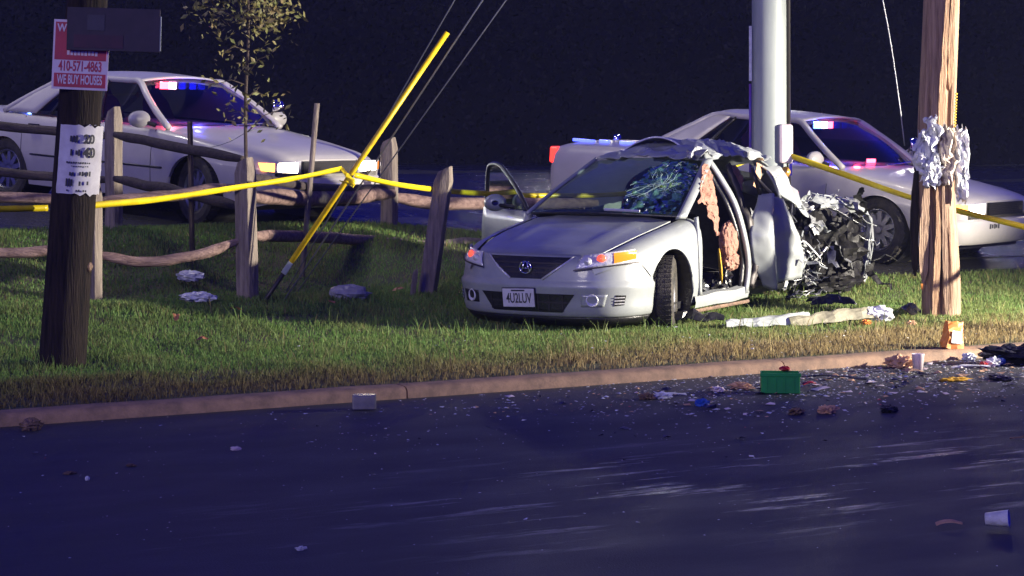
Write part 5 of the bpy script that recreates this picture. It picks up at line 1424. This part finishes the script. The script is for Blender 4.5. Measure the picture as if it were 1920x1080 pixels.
for (nm, lab, cat, X, Y, sz, m_, sd, am) in lumps:
    onv = uv(X, Y)[1]
    z0 = (zg(X, Y) + .02) if onv > .17 else (.08 if onv > -.02 else .0)
    sz = (sz[0] * 1.05, sz[1], sz[2] * (.62 if am > .3 else .9)); o = rag(nm, None, None, (0, 0, 0), sz, M[m_], sd, 14, am * 1.25); put(o, X, Y, z0 + sz[2] * .6, rng.uniform(0, 3)); tag(o, lab, cat)
for (X, Y, L, w, m_, rz, lab, cat) in ((3.36, 15.62, .30, .03, 'whitepl', R(8), 'white plastic strip lying beside the black bundle', 'plastic strip'), (2.25, 15.0, .5, .02, 'blackpl', R(-25), 'thin dark rod on the road near the crate', 'rod'), (2.04, 14.6, .10, .03, 'redpl', R(20), 'flat red fragment on the road behind the crate', 'fragment'), (1.95, 9.5, .12, .03, 'tan', R(4), 'tan strip beside the cup in the near road', 'strip'), (3.0, 12.1, .35, .03, 'brownrag', R(-4), 'reddish brown slat lying in the road at right', 'slat'), (1.05, 14.0, .2, .02, 'whitepl', R(15), 'thin white sliver by the wrappers', 'sliver')):
    b = MB(); b.grid(crumple(surf([[(-L / 2, -w / 2, 0), (-L / 2, w / 2, .004)], [(0, -w / 2, .012), (0, w / 2, .016)], [(L / 2, -w / 2, 0), (L / 2, w / 2, .006)]], 8, 4), .006, 9, L)); o = b.build('flat_fragment', M[m_], None, solid=.006)
    onv = uv(X, Y)[1]; put(o, X, Y, .014, rz); tag(o, lab, cat)
# fallen leaves on the grass
lf = [(-2.72, 17.3, 'rust coloured fallen leaf on the grass below the white bags'), (-2.30, 17.75, 'orange brown fallen leaf right of the rust leaf'), (-2.35, 16.2, 'pale brown fallen leaf lowest on the left lawn'), (-1.55, 18.3, 'brown fallen leaf near the bag in shadow'), (-1.02, 19.25, 'reddish fallen leaf beside the broken stake')]
for X, Y, lab in lf:
    b = MB(); b.grid(crumple(surf([[(-.06, 0, 0), (-.055, .006, .004)], [(-.01, -.035, .02), (.0, .035, .03)], [(.06, -.004, .015), (.06, .004, .015)]], 8, 6), .014, 14, X)); o = b.build('fallen_leaf', M['leafbrown'], None); put(o, X, Y, zg(X, Y) + .055, rng.uniform(0, 3)); o.scale = (1.0, 1.0, 1.0); tag(o, lab, 'leaf', 'fallen leaves on the lawn')
# glass crumbs and plastic chips strewn over the road and verge: uncountable
def crumbs(name, n, cu, cv, su, sv, size, m_, lab, vmin=-9, vmax=-.03):
    vs = []; fs = []
    for i in range(n):
        u = rng.gauss(cu, su); v = rng.gauss(cv, sv)
        if not (vmin < v < vmax): continue
        s = size * rng.uniform(.35, 1.3) * (2.0 if rng.random() < .06 else 1)
        X, Y = xy(u, v); z = .003 if v < -.02 else zg(X, Y) + .03
        a = rng.uniform(0, 6.28); o_ = len(vs)
        for k in range(4):
            t = a + k * 1.57 + rng.uniform(-.4, .4); vs.append((X + s * math.cos(t) * rng.uniform(.5, 1), Y + s * math.sin(t) * rng.uniform(.5, 1), z + rng.uniform(0, .3) * s))
        vs.append((X + s * rng.uniform(-.4, .4), Y + s * rng.uniform(-.4, .4), z + s * rng.uniform(.1, .5)))
        fs += [(o_ + k, o_ + (k + 1) % 4, o_ + 4) for k in range(4)]
    b = MB(); b.add(vs, fs); o = b.build(name, m_, None, kind='stuff', fix=False); o["label"] = lab; o["category"] = "debris"
crumbs('glass_crumbs', 2000, 5.9, -.9, 1.7, .65, .012, M['glassbit'], 'glittering crumbs of broken glass strewn over the road')
crumbs('glass_crumbs', 420, 3.4, -2.6, 3.4, 1.6, .009, M['glassbit'], 'scattered glass crumbs farther out on the carriageway')
crumbs('plastic_chips', 150, 6.0, -.8, 1.5, .5, .016, M['tan'], 'tan chips of trim strewn by the kerb')
crumbs('plastic_chips', 50, 5.6, -1.3, 2.0, .9, .012, M['redpl'], 'small red lens chips on the road')
crumbs('plastic_chips', 260, 5.8, -1.2, 2.0, .8, .020, M['blackpl'], 'black plastic chips on the road')
crumbs('plastic_chips', 120, 5.6, -.9, 1.6, .5, .022, M['whitepl'], 'white plastic chips by the kerb')
crumbs('verge_crumbs', 160, 7.0, 1.9, 1.4, 1.0, .014, M['whitepl'], 'pale crumbs of debris caught in the grass', .2, 5)
crumbs('grit', 500, 1.5, -1.4, 3.0, 1.2, .006, M['pinkwhite'], 'fine pale grit on the road by the left kerb')
crumbs('trim_shards', 90, 6.4, -.8, 1.6, .5, .045, M['blackpl'], 'larger black trim shards by the right kerb')
crumbs('trim_shards', 70, 6.6, -.7, 1.5, .45, .045, M['tan'], 'larger tan trim shards by the right kerb')
crumbs('trim_shards', 70, 6.4, -.9, 1.6, .5, .04, M['pinkwhite'], 'larger pale trim shards by the right kerb')
crumbs('glass_crumbs', 1200, 6.4, -.35, 1.3, .3, .010, M['glassbit'], 'dense glass crumbs in the gutter at right')

ct = thing('carton', 'orange and white carton on the grass below the splintered pole', 'carton', (3.37, 16.35, zg(3.37, 16.35)), (R(-6), R(9), R(20)))
b = MB(); b.grid(crumple(surf([[(-.07, -.045, 0), (.07, -.05, 0), (.075, .045, 0), (-.07, .05, 0), (-.07, -.045, 0)], [(-.06, -.05, .1), (.065, -.04, .1), (.06, .045, .1), (-.065, .045, .1), (-.06, -.05, .1)], [(-.065, -.02, .2), (.07, -.015, .21), (.07, .015, .21), (-.06, .015, .2), (-.065, -.02, .2)]], 10, 17), .008, 14, 3)); b.build('body', M['orangepl'], ct, solid=.003)
b = MB(); b.grid(surf([[(-.045, -.062, .035), (.045, -.062, .035)], [(-.04, -.06, .13), (.045, -.056, .13)]], 5, 5)); b.build('label_patch', M['whitepl'], ct)
# ------------------------------------------------------------------ floodlight off to the right that lights the scene
FLX, FLY, FLZ = 11.4, 16.2, 2.3
fl = thing('floodlight', 'tripod scene floodlight out of view to the right', 'floodlight', (FLX, FLY, TZ(FLX, FLY) if uv(FLX, FLY)[1] > .2 else 0))
b = MB()
for a in (20, 140, 260): b.tube([(0, 0, 1.1), (.55 * math.cos(R(a)), .55 * math.sin(R(a)), 0)], .016, 8)
b.build('tripod', M['darksteel'], fl, True)
b = MB(); b.tube([(0, 0, .5), (0, 0, 2.2)], .02, 8); b.build('mast', M['darksteel'], fl, True)
aim = (Vector((2.2, 18.8, .6)) - Vector((FLX, FLY, FLZ))).normalized()
q = aim.to_track_quat('-Z', 'Y')
b = MB(); b.box(Vector((0, 0, FLZ)) - aim * .12, (.4, .3, .1), q.to_matrix()); b.build('lamp_head', M['darksteel'], fl, bevel=.01)
b = MB(); b.box(Vector((0, 0, FLZ)) - aim * .065, (.36, .26, .006), q.to_matrix()); b.build('lens', emis('flood_lens', (1, .93, .8), 4), fl)
ld = bpy.data.lights.new('floodlight_lamp', 'SPOT'); ld.energy = KEY_POWER; ld.color = (1.0, 0.91, 0.76); ld.spot_size = R(66); ld.spot_blend = 1.0; ld.shadow_soft_size = .14
lo_ = bpy.data.objects.new('floodlight_lamp', ld); COL.objects.link(lo_); lo_.parent = fl
lo_.location = (0, 0, FLZ); lo_.rotation_euler = q.to_euler()

# ------------------------------------------------------------------ distant street lamps beyond the trees; their light glints on the damp road
def street_lamp(X, Y, h, rz, lab, power, down=False):
    t = thing('street_lamp', lab, 'street lamp', (X, Y, .3), (0, 0, rz), group='street lamps out of view')
    b = MB(); b.lathe([(0, .12), (.5, .1), (h, .05)], 12, 'z'); b.build('column', M['galv'], t, True)
    b = MB(); b.tube(cr([(0, 0, h - .05), (0, -.6, h + .35), (0, -1.4, h + .45)], 10), .035, 8); b.build('arm', M['galv'], t, True)
    b = MB(); b.box((0, -1.6, h + .42), (.28, .6, .12)); b.build('lantern', M['galv'], t, bevel=.03)
    b = MB(); b.box((0, -1.62, h + .34), (.24, .5, .05)); b.build('lens', emis('street_lamp_lens', (1, .93, .82), 20), t, bevel=.02)
    l = bpy.data.lights.new('street_lamp_light', 'SPOT' if down else 'POINT'); l.energy = power; l.color = (1, .94, .84); l.shadow_soft_size = .3
    o = bpy.data.objects.new('street_lamp_light', l); COL.objects.link(o); o.parent = t; o.location = (0, -1.62, h + .2)
    if down:
        l.spot_size = R(96); l.spot_blend = .5; o.rotation_euler = (R(-18), 0, 0)
street_lamp(2.9, 51.6, 6.6, 0, 'leftmost street lamp beyond the trees, above the wreck and out of view', 1300)
street_lamp(7.0, 55.6, 6.9, 0, 'middle street lamp beyond the trees, right of the steel pole and out of view', 1400)
street_lamp(12.0, 58.6, 8.0, 0, 'rightmost street lamp beyond the trees, right of the splintered pole and out of view', 1400)
street_lamp(-8.6, 23.6, 7.2, R(90), 'added unseen lamp over the parking lot, left of the police sedan', 650, True)  # unseen lamp added to brighten the hood of the left police car

# ------------------------------------------------------------------ thin night mist that carries the glow of the lamps
HAZE = 0.0010
b = MB(); b.box((0, 25, 5.5), (150, 150, 13.6))
hz = b.build('haze', M['ink'])
hm_ = bpy.data.materials.new('night_mist'); hm_.use_nodes = True
hn = hm_.node_tree; hn.nodes.remove(hn.nodes["Principled BSDF"])
pv = hn.nodes.new("ShaderNodeVolumePrincipled")
pv.inputs["Color"].default_value = (.55, .62, 1, 1); pv.inputs["Density"].default_value = HAZE; pv.inputs["Anisotropy"].default_value = .2
hn.links.new(pv.outputs[0], hn.nodes["Material Output"].inputs["Volume"])
hz.data.materials.clear(); hz.data.materials.append(hm_)
hz["kind"] = "stuff"; hz["label"] = "thin night mist over the whole scene"; hz["category"] = "haze"
